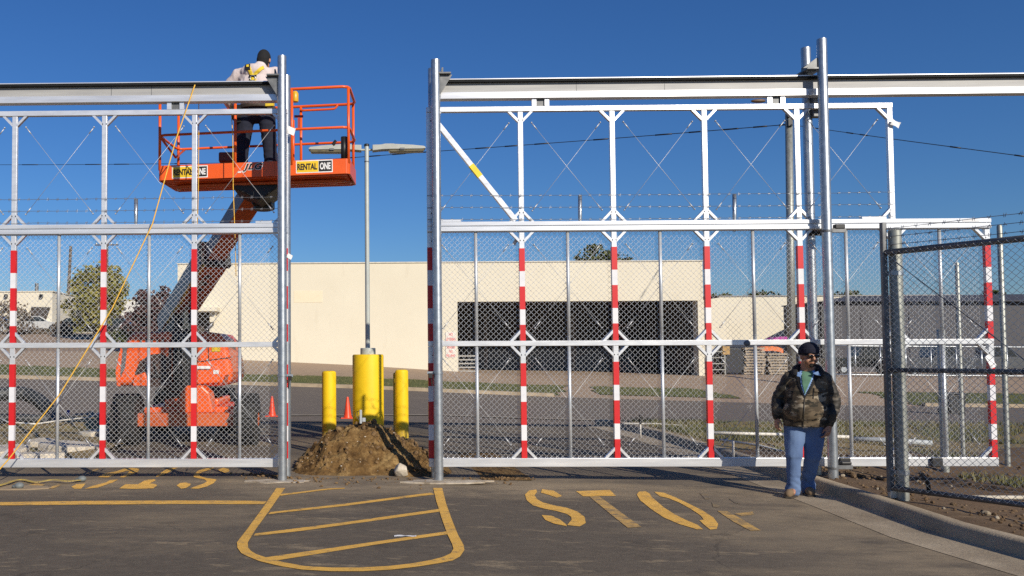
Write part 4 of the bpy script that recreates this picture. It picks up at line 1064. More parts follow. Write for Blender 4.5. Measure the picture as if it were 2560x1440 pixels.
tree('leafy_tree', 'green tree whose top shows above the middle of the warehouse roof', base(1495, 72), [cl(1490,650,72,48,34), cl(1530,655,72,40,30), cl(1460,668,72,30,22), cl(1580,668,72,32,26), cl(1490,700,72,60,40), cl(1610,690,72,28,20)], 4200, .34, LG2, trunk=.25, seed=5)
for k, (px, py, w_, lab) in enumerate(((1905,738,38,'small dark tree top above the low cream building, left of the grey utility pole'), (2112,738,34,'small dark tree top above the low cream building, right of the tallest post'), (2484,735,22,'faint tree top above the grey shed at the right edge'), (1800,742,30,'lowest tree top above the low cream building beside the warehouse corner'))):
    tree('far_tree', lab, base(px, 95), [cl(px,py,95,w_,10 if k!=3 else 6), cl(px-8,py+20,95,w_*1.2,20), cl(px+12,py+30,95,w_,20)], 900, .5, LG2, trunk=.2, grp='far trees', seed=11+k)
for k, (px, py, Y, w_, h_, lab) in enumerate(((25,800,55,60,45,'bare grey brown shrub at the far left edge before the cream building'), (150,830,56,34,24,'low grey brown shrub right of the dark garage opening'), (75,835,58,40,18,'low grey brown shrub below the dark garage opening'))):
    tree('bare_shrub', lab, base(px, Y), [cl(px,py,Y,w_,h_), cl(px+15,py+8,Y,w_*.8,h_*.8)], 1300, .22, LG4, 'shrub', .05, 'bare shrubs', 21+k)
for k, (px, py, Y, lab) in enumerate(((395,835,37,'dark low hedge shrub beside the lift hood, under the purple tree'), (310,838,39,'dark low shrub to the left of the purple tree'))):
    tree('low_shrub', lab, base(px, Y), [cl(px,py,Y,40,18), cl(px+10,py+8,Y,36,16)], 1300, .2, LG3 if k == 0 else LG2, 'shrub', .05, None, 31+k)

# ------------------------------------------------------------------ poles and cables
UY = 33.5
b0 = base(1976, UY); tz = W(1972, 284, UY).z
up = thing('utility_pole', 'tall grey steel utility pole with a small curved lamp arm, seen through the long gate', 'utility pole', b0)
r0 = 8.8/F*(UY+11.2)
MB().tube([b0-Vector((0,0,.5)), Vector((W(1972,290,UY).x, UY, tz))], [r0*1.1, r0*.95], 16).build('pole', GALV_OLD, up, smooth=True)
pt = Vector((W(1972,290,UY).x, UY, tz)); e = W(1910, 251, UY)
MB().tube(smoothp([pt-Vector((0,0,.1)), pt.lerp(e,.35)+Vector((0,0,.35)), pt.lerp(e,.75)+Vector((0,0,.22)), e], 6), .05, 8).build('lamp_arm', FRAME_DARK, up, smooth=True)
h_ = MB(); h_.ell(e+Vector((-.28,0,-.03)), (.42,.16,.10)); h_.build('lamp_head', M("brown_lamp_head", (.16,.10,.06), .5), up, smooth=True)
mb = MB(); mb.box(pt+Vector((-.05,-.2,-.55)), (.25,.2,.35)); mb.box(pt+Vector((-.12,-.2,-.15)), (.14,.2,.2)); mb.build('cable_clamp', BLACK, up)
def cab(pts, label, r):
    P = smoothp(pts, 12); t = MB().tube(P, r, 6); k = 0
    for a, b in zip(P, P[1:]):
        k += 1
        if k % 2 == 0 and random.random() < .7: t.tube([a, b], r*1.9, 6)
    return tag(t.build('overhead_cable', BLACK, smooth=True), label, 'cable', 'overhead cables')
cab([W(-150,412,70), W(250,411,62), W(700,404,54), W(1080,379,45), W(1520,347,40), W(1972,311,33.5)], 'sagging overhead cable running left from the grey utility pole behind the lift and lamps', .022)
cab([W(1972,311,33.5), W(2050,322,30), W(2250,350,24), W(2560,391,21), W(2800,425,19)], 'overhead cable running right from the grey utility pole behind the tallest post', .015)
for k, (px, pt_, Y, lab) in enumerate(((172,615,75,'leaning wooden utility pole left of the olive green tree'), (268,606,95,'wooden utility pole with a crossarm behind the olive green tree'))):
    b0 = base(px-6 if k == 0 else px, Y); tp = W(px+(5 if k == 0 else 0), pt_, Y); r = .18
    u = thing('wooden_pole', lab, 'utility pole', b0); MB().tube([b0-Vector((0,0,.5)), tp], [r*1.1, r*.8], 10).build('pole', WOODP, u, smooth=True)
    if k == 1:
        MB().box(tp+Vector((0,-.2,-.35)), (3.0,.14,.14)).build('crossarm', WOODP, u)
        for d in (-1.3,-.6,.6,1.3): MB().lathe([(.05,0),(.08,.1),(.05,.22)], tp+Vector((d,-.2,-.28)), 8).build('insulator', PVC, u)

# ------------------------------------------------------------------ parked vehicles
GLASSM = M("car_glass", (.02,.025,.03), .08, 0, (.015,.02,.025), 2)
def car(px, Y, col, label, rot=0.0, kindc='car', L=4.5, Hh=1.45):
    b0 = base(px, Y); t = thing('parked_car', label, kindc, b0, 'vehicles parked in the background')
    R = Matrix.Rotation(rot, 3, 'Z')
    def P(poly, y0, y1, name, mat, par=t, bev=.04):
        mb = MB(); mb.prism([(x*L, z*Hh) for x, z in poly], R @ Vector((0, y1-y0, 0)), b0+R @ Vector((0, y0, 0)), R @ Vector((1,0,0)), (0,0,1)); return mb.build(name, mat, par, bevel=bev)
    cm = M("car_paint", col, .25, .1, None, 2, coat=.6)
    if kindc == 'car':
        P([(-.5,.20),(-.5,.55),(-.44,.62),(-.30,.66),(.22,.66),(.42,.58),(.5,.48),(.5,.20)], -.86, .86, 'body', cm)
        P([(-.40,.62),(-.27,.97),(.06,.99),(.24,.64)], -.70, .70, 'cabin', cm)
        P([(-.345,.67),(-.255,.93),(.05,.945),(.19,.67)], -.715, .715, 'side_window', GLASSM, bev=0)
    else:
        P([(-.5,.25),(-.5,.58),(-.06,.58),(-.06,.60),(.24,.60),(.47,.56),(.5,.45),(.5,.25)], -.92, .92, 'body', cm)
        P([(-.07,.58),(-.05,.98),(.12,.99),(.24,.60)], -.78, .78, 'cabin', cm)
        P([(-.045,.63),(-.03,.93),(.11,.94),(.195,.63)], -.79, .79, 'side_window', GLASSM, bev=0)
    for x in (-.31, .31):
        for y in (-.80, .62):
            c = b0+R @ Vector((x*L, y, .33)); mb = MB(); RR = R @ Matrix.Rotation(PI/2, 3, 'X')
            mb.lathe([(.20,-.1),(.32,-.09),(.33,0),(.32,.09),(.20,.1)], c, 16, RR); mb.build('wheel', RUBBER, t, auto=40)
            MB().lathe([(.18,-.115),(.18,.115)], c, 12, RR).build('rim', GALV, bpy.data.objects[t.children[-1].name], auto=40)
car(208, 58, (.02,.022,.026), 'dark parked car below the green tree, left of the wooden pole base')
car(300, 60, (.035,.035,.04), 'dark parked car behind the green tree trunk', .05)
car(-6, 56, (.70,.70,.70), 'white parked car cut by the left picture edge')
car(95, 66, (.55,.55,.53), 'pale parked car in the shade of the dark garage opening', .2)
car(2330, 41, (.06,.065,.075), 'dark grey pickup parked behind the far fence, left of the red and white gate end', .0, 'truck', 5.6, 1.9)
car(2470, 42, (.10,.105,.11), 'grey pickup parked behind the far fence at the right picture edge', 0, 'truck', 5.6, 1.9)
car(2150, 43, (.012,.014,.013), 'black vehicle parked behind the far fence, right of the man', 0, 'truck', 5.2, 1.9)
# far fence of pipe rails
ff = thing('far_fence', 'low grey pipe and mesh fence in front of the grey shed', 'fence', (W(2300,930,37).x, 37, -.2))
mb = MB(); xa, xb = W(2075, 900, 37).x, W(2900, 900, 37).x
def ffz(x): return H(x, 37)
for z in (1.75, .12):
    mb = MB().tube([(x, 37, ffz(x)+z) for x in lin(xa, xb, 12)], .035, 6); mb.build('fence_rail', GALV, ff, smooth=True)
for k in range(14):
    x = xa+(xb-xa)*k/13; MB().tube([(x, 37, ffz(x)-.2), (x, 37, ffz(x)+1.8)], .04, 8).build('fence_post', GALV, ff, smooth=True)
mb = MB(); n = int((xb-xa)/.16)
for k in range(n):
    pts = [Vector((xa+.16*(k+.5)+(.075 if j % 2 else -.075), 37, ffz(xa+.16*k)+.15+1.58*j/20)) for j in range(21)]; mb.tube(pts, .005, 3, False)
mb.build('fence_mesh', GALV, ff)
# ------------------------------------------------------------------ pallets and clutter by the warehouse
PAL = M("pallet_wood", (.40,.33,.25), .9, 0, (.28,.23,.17), 5)
def pallet(c, rot, label):
    mb = MB(); R = Matrix.Rotation(rot, 3, 'Z'); c = Vector(c)
    for k in range(7): mb.box(c+R @ Vector((-.54+.18*k, 0, .13)), (.12, 1.0, .022), R)
    for y in (-.45, 0, .45): mb.box(c+R @ Vector((0, y, .07)), (1.2, .09, .09), R)
    for k in (-.5, 0, .5): mb.box(c+R @ Vector((k, 0, .012)), (.12, 1.0, .022), R)
    return tag(mb.build('pallet', PAL), label, 'pallet', 'stacked wooden pallets')
YP = 40.5
ords = ['bottom', 'second', 'third', 'fourth', 'fifth', 'sixth', 'seventh', 'eighth', 'ninth', 'topmost']
for sx, (px, n_, lab) in enumerate(((1875, 10, 'of the tall stack behind the gate picket left of the man'), (1935, 8, 'of the shorter stack just left of the man'))):
    b0 = base(px, YP)
    for k in range(n_): pallet((b0.x+random.uniform(-.08,.08), YP+random.uniform(-.1,.1), b0.z+.02+k*.165), random.uniform(-.09,.09), f'wooden pallet, {ords[k] if k < n_-1 else "topmost"} {lab}')
b0 = base(1812, YP); zz = b0.z
tp = thing('covered_crate', 'tall black tarp covered pile between the warehouse corner and the pallet stacks', 'crate', b0)
mb = MB(); mb.prism([(-.85,0),(.9,0),(.82,1.2),(.55,1.62),(-.25,1.66),(-.75,1.25)], (0,1.1,0), (b0.x+.3, YP-.4, zz)); mb.build('tarp', M("black_tarp", (.018,.018,.02), .6, bump=.3), tp, bevel=.12, seg=3)
MB().box((b0.x-.25, YP-.55, zz+1.45), (.42,.3,.5)).build('cardboard_box', M("cardboard", (.45,.29,.12), .9), tp)
mb = MB()
for k in range(5): mb.box((b0.x-.75, YP-.3, zz+.3+.36*k), (.9, .8, .05))
for x in (-1.18,-.32): mb.box((b0.x+x, YP-.3, zz+.95), (.06,.7,1.9))
tag(mb.build('metal_shelf', M("shelf_grey", (.34,.34,.31), .6)), 'small grey shelf of odds and ends right at the warehouse corner', 'shelf')
def clothpile(px, py, w_, h_, mat, name, lab, Y):
    c = W(px, py, Y); mb = MB(); s_ = F/(Y+11.2); n = 12
    vs = []
    for j in range(5):
        for i in range(n+1):
            u = i/n-.5; v = j/4; vs.append((c.x+u*w_/s_, c.y+v*1.1-.3, c.z-(abs(u)**3)*4*h_/s_+.06*noise.noise((u*9, v*4, px))))
    mb.add(vs, [(j*(n+1)+i, j*(n+1)+i+1, (j+1)*(n+1)+i+1, (j+1)*(n+1)+i) for j in range(4) for i in range(n)])
    mb.add([(x, y-.0, z-h_/s_*.8) for x, y, z in vs[:n+1]]+[(x, y, z) for x, y, z in vs[:n+1]], [(i, i+1, n+2+i, n+1+i) for i in range(n)])
    return tag(mb.build(name, mat, smooth=True), lab, 'tarp')
clothpile(1920, 866, 62, 14, M("orange_cloth", (.75,.22,.08), .8), 'orange_tarp', 'orange tarp over the clutter below the gate middle rail, left of the man', YP+.2)
clothpile(1955, 842, 60, 14, M("magenta_cloth", (.42,.06,.30), .8), 'magenta_tarp', 'magenta tarp peeking above the gate middle rail, left of the grey utility pole', YP+1.4)

# ------------------------------------------------------------------ boom lift
lx = W(465, 1000, 4.800).x
lf = thing('boom_lift', 'orange boom lift behind the gate with its work basket raised to the overhead track', 'boom lift', (lx, 5.400, H(lx, 6)))
gz = .01
def wheel(px, Y, r, wd, py=None):
    c = Vector((W(px, 1050, Y-wd*.0).x, Y, gz+r)); R = Matrix.Rotation(PI/2, 3, 'X')
    R = Matrix.Rotation(PI/2, 3, 'Y')
    prof = [(r*.55,-wd/2),(r*.90,-wd/2),(r*.98,-wd*.38),(r,-wd*.2),(r,wd*.2),(r*.98,wd*.38),(r*.90,wd/2),(r*.55,wd/2)]
    w_ = MB().lathe(prof, c, 32, R)
    for k in range(18):
        for sgn in (-1, 1):
            a = 2*PI*(k+(0 if sgn < 0 else .5))/18; d = Vector((0, math.cos(a), math.sin(a)))
            w_.box(c+Vector((sgn*wd*.24,0,0))+d*r*1.0, (wd*.46, .055, .055), Matrix.Rotation(a, 3, 'X'))
    t = w_.build('wheel', RUBBER, lf, auto=40)
    MB().lathe([(r*.2,-wd*.52),(r*.5,-wd*.44),(r*.56,-wd*.3),(r*.56,wd*.3),(r*.5,wd*.44),(r*.2,wd*.52)], c, 20, R).build('rim', ORANGE_D, t, auto=40)
    return c
w1 = wheel(319, 4.200, .45, .44); w2 = wheel(619, 4.200, .45, .40)
w3 = wheel(412, 6.800, .45, .33); w4 = wheel(566, 6.800, .45, .34)
MB().box(((w1.x+w2.x)/2, 4.200, .46), (w2.x-w1.x-.40, .26, .24)).build('axle', ORANGE_D, lf, bevel=.02)
MB().box(((w3.x+w4.x)/2, 6.800, .46), (w4.x-w3.x-.2, .26, .24)).build('axle', ORANGE_D, lf, bevel=.02)
ch = MB(); ca = W(360, 1050, 4.500).x; cb_ = W(588, 1050, 4.500).x
ch.box(((ca+cb_)/2, 5.400, .52), (cb_-ca, 1.9, .30)); ch.box(((ca+cb_)/2, 5.400, .74), ((cb_-ca)*.6, 1.5, .14))
ch.build('chassis', ORANGE, lf, bevel=.04)
ms = MB(); cx_ = W(492, 1000, 4.450).x
ms.prism([(-.27,.58),(.36,.58),(.28,.95),(.14,1.08),(-.14,1.08),(-.24,.95)], (0,.5,0), (cx_, 4.150, 0)); ms.build('turntable_mount', ORANGE, lf, bevel=.03)
# tie-down stickers on the chassis front
c = W(470, 1047, 4.440); st_ = MB().box((c.x, 4.442, c.z), (.27, .012, .11)).build('warning_sticker', M("yellow_sticker_chassis", (.75,.52,.02), .5), lf)
mb = MB()
for k in range(5): mb.bar((c.x-.10+.05*k, 4.434, c.z-.045), (c.x-.075+.05*k, 4.434, c.z+.045), .016, .004, (0,1,0))
mb.build('sticker_stripes', BLACK, st_)
c = W(500, 1047, 4.440); s2_ = MB().box((c.x, 4.440, c.z), (.15, .012, .14)).build('decal', PAPER, lf); MB().box((c.x+.02, 4.431, c.z+.02), (.06, .006, .05)).build('decal_print', BLACK, s2_)
# turret core
tc = MB(); xa, xb = W(428, 900, 5.100).x, W(492, 900, 5.100).x
tc.box(((xa+xb)/2, 5.400, 1.5), (xb-xa, 1.5, 1.1)); tc.lathe([(.62,.82),(.62,1.0)], ((xa+xb)/2+.1, 5.400, 0), 28); tc.build('turntable', BLACK, lf, bevel=.03)
mb = MB()
for k in range(4): mb.tube(smoothp([Vector((xa+.08+.09*k, 4.600, 1.0)), Vector((xa+.10+.08*k, 4.560, 1.5)), Vector((xa+.12+.07*k, 4.650, 2.0)), Vector((xa+.25+.07*k, 5.200, 2.35))], 5), .022, 7)
mb.build('hydraulic_hoses', BLACK, lf, smooth=True)
def hood(name, poly, Y0, Y1, mat=ORANGE, bev=.12, par=None):
    q = [W(x, y, Y0) for x, y in poly]; return MB().prism([(p.x, p.z) for p in q], (0, Y1-Y0, 0), (0, Y0, 0)).build(name, mat, par or lf, bevel=bev, seg=5)
h1 = hood('engine_hood', [(286,966),(292,925),(306,868),(318,838),(335,831),(392,830),(428,826),(430,845),(430,966)], 4.550, 6.300)
q = [(342,966),(338,930),(350,902),(378,886),(402,884),(424,896),(430,966)]
hood('engine_bay', q, 4.518, 4.560, M("engine_bay_dark", (.05,.018,.01), .6, 0, (.02,.012,.01), 7), .01, h1)
q = [(300,868),(310,858),(318,862),(312,920),(300,945),(292,940)]
hood('hood_grille', q, 4.525, 4.560, M("hood_grille_grey", (.11,.11,.12), .5), .01, h1)
q = [(334,940),(362,930),(374,966),(330,966)]
hood('fuel_box', q, 4.480, 4.560, ORANGE, .03, h1)
hood('hood_rim', [(292,966),(288,930),(296,890),(301,870),(306,872),(300,930),(300,966)], 4.500, 4.560, ORANGE, .01, h1)
h2 = hood('tank_hood', [(490,966),(488,832),(515,829),(548,833),(564,850),(574,890),(581,930),(577,962),(540,966)], 4.500, 6.300)
q = [(490,962),(490,905),(520,905),(548,915),(556,935),(548,958)]
hood('tank_cover', q, 4.425, 4.520, ORANGE, .06, h2)
c = W(508, 919, 4.400); MB().box((c.x, 4.405, c.z), (.27, .04, .06)).build('grab_handle', PAPER, h2, bevel=.015)
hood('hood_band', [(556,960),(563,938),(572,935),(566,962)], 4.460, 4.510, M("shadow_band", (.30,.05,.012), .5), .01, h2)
MB().bar(W(492,905,4.49), W(582,892,4.49), .012, .012).build('panel_gap', BLACK, h2)
MB().bar(W(520,834,4.49), W(522,902,4.49), .010, .010).build('panel_gap', BLACK, h2)
c = W(540, 872, 4.49); MB().box((c.x, 4.492, c.z), (.16, .012, .10)).build('warning_decal', M("decal_amber", (.75,.50,.02), .5), h2)
c = W(540, 930, 4.42); MB().box((c.x, 4.422, c.z), (.10, .012, .07)).build('white_decal', PAPER, h2)
MB().bar(W(318,868,4.53), W(426,862,4.53), .010, .010).build('panel_gap', BLACK, h1)
for k in range(5): MB().bar(W(352+14*k,846,4.535), W(352+14*k,858,4.535), .03, .012, (0,1,0)).build('vent_slot', BLACK, h1)
mb = MB()
for k in range(3): mb.tube(smoothp([W(360+25*k,905,4.50), W(372+22*k,925+8*k,4.44), W(392+14*k,940,4.46), W(425,930+10*k,4.50)], 6), .016, 6)
mb.build('engine_hoses', BLACK, h1, smooth=True)
# yellow-white object at the boom foot
c = W(470, 812, 4.800); MB().prism([(-.14,-.1),(.18,-.1),(.18,.02),(.0,.04),(-.02,.30),(-.08,.26),(-.10,.0)], (0,.05,0), c).build('boom_rest', M("cream_plastic", (.62,.52,.28), .5), lf, bevel=.02)
# boom: box sections rising toward the gate
BA = W(424, 815, 6.300); BB = W(641, 470, 1.75)
bd = (BB-BA); BL = bd.length; bdn = bd.normalized()
upb = Vector((0,0,1))-bdn*bdn.z; upb.normalize(); rb_ = bdn.cross(upb)
def boomsec(a, b, wd, hh, name, mats, off=0.0):
    p = BA+bd*a+rb_*off; q = BA+bd*b+rb_*off; mb = MB()
    mb.bar(p, q, wd, hh, upb); o = mb.build(name, mats, lf, bevel=.02); return p, q, o
def twotone(a, b, wd, hh, name, side, under):
    p = BA+bd*a; q = BA+bd*b; mb = MB(); mb.bar(p, q, wd, hh, upb)
    n0 = len(mb.m)
    for k, f in enumerate(mb.f):
        v = [Vector(mb.v[i]) for i in f]; nn = (v[1]-v[0]).cross(v[2]-v[0]).normalized()
        mb.m[k] = 1 if abs(nn.dot(rb_)) > .8 else 0
    return mb.build(name, [under, side], lf, bevel=.015)
mbm = twotone(0, .60, .50, .40, 'main_boom', BOOM_GREY, ORANGE_D)
twotone(.02, 1.0, .34, .27, 'telescopic_boom', M("boom_side_shade_mauve", (.19,.14,.16), .45, .1, (.15,.11,.13), 4), ORANGE_D)  # mauve puts this side's shade and sky reflection into its colour
MB().bar(BA+bd*.575, BA+bd*.60, .56, .46, upb).build('boom_collar', BLACK, mbm, bevel=.02)
for k in range(9):
    c = BA+bd*(.10+.05*k)-upb*.202; MB().lathe([(.075,0),(.07,.01)], c, 12, (-upb).to_track_quat('Z','Y').to_matrix()).build('access_hole', BLACK, mbm)
mb = MB()
mb.tube([BA+bd*t+rb_*.23-upb*(.22+.03*math.sin(t*25)) for t in lin(.12, .60, 24)], .022, 8); mb.build('boom_hose', ROPE, mbm, smooth=True)
mb = MB()
mb.tube([BA+bd*t+rb_*(.06+.02*math.sin(t*15))-upb*.225 for t in lin(.18, .5, 12)], .014, 6); mb.build('boom_hose', PVC, mbm, smooth=True)
MB().tube([BA+bd*.02-upb*.30-rb_*.02, BA+bd*.26-upb*.45+rb_*.05], .09, 12).build('lift_cylinder', BLACK, lf, smooth=True)
foot = MB(); foot.bar(BA-bd*.02-upb*.3, BA+bd*.20-upb*.18, .44, .60, upb); foot.box(BA+Vector((.0,.1,-.45)), (.5,.9,.7)); foot.build('boom_foot', BLACK, lf, bevel=.04)

# basket
FLp = W(397, 425, .74); FRp = W(873, 410, .46); FLp.z = 4.145; FRp.z = 4.165
rx = FRp-FLp; BWD = rx.length; rxn = rx.normalized(); ryn = Vector((0,0,1)).cross(rxn).normalized(); DEPB = .84
def bp(u, v, z): return FLp+rxn*u+ryn*v+Vector((0,0,z))
bk = MB()
b_in = .004
for (u0,v0,u1,v1) in ((.05,0,BWD-.05,0),(.05,DEPB,BWD-.05,DEPB)):
    bk.bar(bp(u0,v0,.105), bp(u1,v1,.105), .022, .21)
for u in (0, BWD): bk.bar(bp(u,.05,.105), bp(u,DEPB-.05,.105), .022, .21)
for (u,v,su,sv) in ((0,0,1,1),(BWD,0,-1,1),(0,DEPB,1,-1),(BWD,DEPB,-1,-1)):
    arc = [bp(u+su*.05*(1-math.sin(t)), v+sv*.05*(1-math.cos(t)), .105) for t in lin(0, PI/2, 4)]
    for a, b in zip(arc, arc[1:]): bk.bar(a, b, .022, .21)
basket = bk.build('basket', ORANGE, lf)
fl = MB(); 
for k in range(7): fl.bar(bp(.04, .06+k*(DEPB-.12)/6, .01), bp(BWD-.04, .06+k*(DEPB-.12)/6, .01), .05, .05)
nn_ = 30
for k in range(nn_+1): fl.bar(bp(.05+(BWD-.1)*k/nn_, .03, .025), bp(.05+(BWD-.1)*k/nn_, DEPB-.03, .025), .022, .02)
fl.bar(bp(.03, DEPB*.5, .045), bp(BWD-.03, DEPB*.5, .045), DEPB-.04, .008)
fl.build('floor_grate', ORANGE, basket)
# lower bull-nose tube under the floor
mb = MB(); mb.tube(smoothp([bp(.02,DEPB-.02,.02), bp(.18,DEPB*.5,-.03), bp(.4,DEPB*.3,-.04), bp(BWD-.4,DEPB*.3,-.04), bp(BWD-.1,DEPB*.5,-.02), bp(BWD-.02,DEPB-.02,.03)], 5), .025, 8); mb.build('under_frame', ORANGE_D, basket, smooth=True)
ZT = 5.375-FLp.z; ZM = 4.80-FLp.z; RR_ = .021
def railpath(z, pts, nm='guard_rail', r=RR_): MB().tube([bp(u,v,z) for u,v in pts], r, 10).build(nm, ORANGE, basket, smooth=True)
cr_ = .09
def loop(z): return [(cr_,0),(BWD-cr_,0),(BWD-cr_*.3,cr_*.3),(BWD,cr_),(BWD,DEPB-cr_),(BWD-cr_*.3,DEPB-cr_*.3),(BWD-cr_,DEPB),(cr_,DEPB),(cr_*.3,DEPB-cr_*.3),(0,DEPB-cr_),(0,cr_),(cr_*.3,cr_*.3),(cr_,0)]
railpath(ZT, loop(ZT)); railpath(ZM, loop(ZM), 'guard_rail', .019)
for (u,v) in ((.01,.01),(BWD-.01,.02),(.02,DEPB-.01),(BWD-.03,DEPB-.01),(BWD*.408,0),(BWD*.70,DEPB),(BWD*.34,DEPB),(BWD*.705,.0)):
    MB().tube([bp(u,v,.15), bp(u,v,ZT)], .021, 10).build('rail_post', ORANGE, basket, smooth=True)
# curved inner hand rail and gate rail on the right half
MB().tube(smoothp([bp(BWD*.70,DEPB-.03,ZT-.07), bp(BWD*.86,DEPB-.03,ZT-.07), bp(BWD*.89,DEPB-.03,ZT-.06), bp(BWD*.905,DEPB-.03,ZT-.01)], 5), .017, 8).build('hand_rail', ORANGE, basket, smooth=True)
# control box and valves
c = W(738, 243, 1.0); mb = MB(); mb.lathe([(.045,-.07),(.05,-.06),(.05,.05),(.03,.085)], c, 14); mb.build('beacon', M("amber_plastic", (.75,.42,.02), .35), basket, auto=40)
c = W(733, 300, 1.0); MB().tube([Vector((c.x, c.y, FLp.z+ZT-.3)), Vector((c.x, c.y, FLp.z+.2))], .02, 8).build('rail_post', ORANGE, basket, smooth=True)
c = W(747, 291, .98); mb = MB(); mb.box(c, (.13,.03,.03)); mb.box(c+Vector((.0,0,-.10)), (.03,.04,.16)); mb.build('control_valve', M("red_valve", (.35,.03,.03), .5), basket)
a = W(552, 388, 1.3); b = W(592, 412, 1.3); MB().box(((a.x+b.x)/2, 1.2, (a.z+b.z)/2), (b.x-a.x, .22, (a.z-b.z)*1.0)).build('control_box', M("maroon_box", (.16,.03,.02), .5), basket, bevel=.02)
a = W(860, 342, .55); MB().tube([Vector((a.x, .56, a.z)), Vector((a.x, .56, FLp.z+.23))], .045, 12).build('foam_pad', BLACK, basket, smooth=True)
a = W(815, 356, 1.2); MB().tube([bp(BWD*.875,DEPB,ZM-.03), bp(BWD*.895,DEPB,ZM+.03)], .028, 8).build('rail_clip', BLACK, basket)
# left-hand inner ladder-like gate and lugs
MB().tube([bp(.02,.02,ZM-.03), bp(.10,.45,ZM-.22), bp(.12,DEPB-.02,ZM-.02)], .017, 8).build('side_brace', ORANGE, basket, smooth=True)
# black rotator and mount under the basket
c0 = W(648, 462, 1.25); mb = MB()
mb.prism([(-.34,.10),(.36,.12),(.36,.02),(.12,-.16),(.02,-.20),(-.16,-.10),(-.34,-.02)], (0,.75,0), (c0.x, .85, 4.07)); mb.lathe([(.15,-.25),(.16,0)], (c0.x+.02, 1.6, 4.1), 16); mb.box((c0.x+.02, 1.65, 4.05), (.3,.5,.3))
mb.build('basket_mount', BLACK, lf, bevel=.02)
# decals on the basket skirt
def rframe(u, z, out=.013): return bp(u, -out, z)
def decal(uc, w_, h_, z):
    board = MB(); board.bar(bp(uc-w_/2,-.0125,z), bp(uc+w_/2,-.0125,z), .003, h_); d = board.build('rental_decal', PAPER, basket)
    MB().bar(bp(uc-w_/2+.012,-.0145,z), bp(uc+w_*.11,-.0145,z), .003, h_-.024).build('decal_yellow', M("decal_yellow", (.86,.56,.02), .45), d)
    MB().bar(bp(uc+w_*.12,-.0145,z), bp(uc+w_/2-.012,-.0145,z), .003, h_-.03).build('decal_black', BLACK, d)
    text(d, 'RENTAL', bp(uc-w_*.19,-.0175,z), rxn, (0,0,1), w_*.54, h_*.50, BLACK, 'decal_lettering', 0, .03, .003)
    text(d, 'ONE', bp(uc+w_*.30,-.0175,z), rxn, (0,0,1), w_*.29, h_*.55, PAPER, 'decal_lettering', 0, .035, .003)
sc_ = BWD/476
decal((477-397)*sc_, 91*sc_, 30*sc_, .105); decal((788-397)*sc_, 90*sc_, 31*sc_, .115)
text(basket, 'JLG', bp((636-397)*sc_,-.0135,.135), rxn, (0,0,1), 54*sc_, 24*sc_, PAPER, 'maker_mark_outline', .32, .07, .002)
text(basket, 'JLG', bp((636-397)*sc_,-.0165,.135), rxn, (0,0,1), 50*sc_, 20*sc_, BLACK, 'maker_mark', .32, .035, .002)
MB().bar(bp((598-397)*sc_,-.0125,.075), bp((607-397)*sc_,-.0125,.075), .003, .02).build('white_mark', PAPER, basket)
# vertical seam
MB().bar(bp((690-397)*sc_,-.0125,.02), bp((690-397)*sc_,-.0125,.2), .008, .004, (0,1,0)).build('skirt_seam', ORANGE_D, basket)

# ------------------------------------------------------------------ people
SKIN = M("skin", (.42,.215,.13), .5, 0, (.34,.165,.095), 14)
def blob(mb, name, mat, parent, Mx, voxel=.012, smooth=4, disp=None, seed=0):
    me = bpy.data.meshes.new(name); me.from_pydata(mb.v, [], mb.f)
    o = bpy.data.objects.new("tmp", me); C.collection.objects.link(o)
    r = o.modifiers.new("r", 'REMESH'); r.mode = 'VOXEL'; r.voxel_size = voxel; r.use_smooth_shade = True
    if smooth: s_ = o.modifiers.new("s", 'SMOOTH'); s_.factor = .5; s_.iterations = smooth
    m2 = bpy.data.meshes.new_from_object(o.evaluated_get(C.evaluated_depsgraph_get())); bpy.data.objects.remove(o)
    if disp:
        nr = [v.normal.copy() for v in m2.vertices]
        for v, n in zip(m2.vertices, nr): v.co += n*disp(v.co, n)
    m2.polygons.foreach_set("use_smooth", [True]*len(m2.polygons)); m2.name = name; m2.materials.append(mat)
    o = link(name, m2, Vector((0,0,0)))
    # keep local geometry; put it into place with the figure's own frame
    m2.transform(Mx); c = Mx.translation.copy(); m2.transform(Matrix.Translation(-c)); o.location = c; WL[o.name] = c
    if parent: o.parent = parent; o.matrix_parent_inverse = Matrix.Translation(-WL[parent.name])
    return o
def bvh_of(o): 
    me = o.data; return BVHTree.FromPolygons([v.co+o.location for v in me.vertices], [tuple(p.vertices) for p in me.polygons])
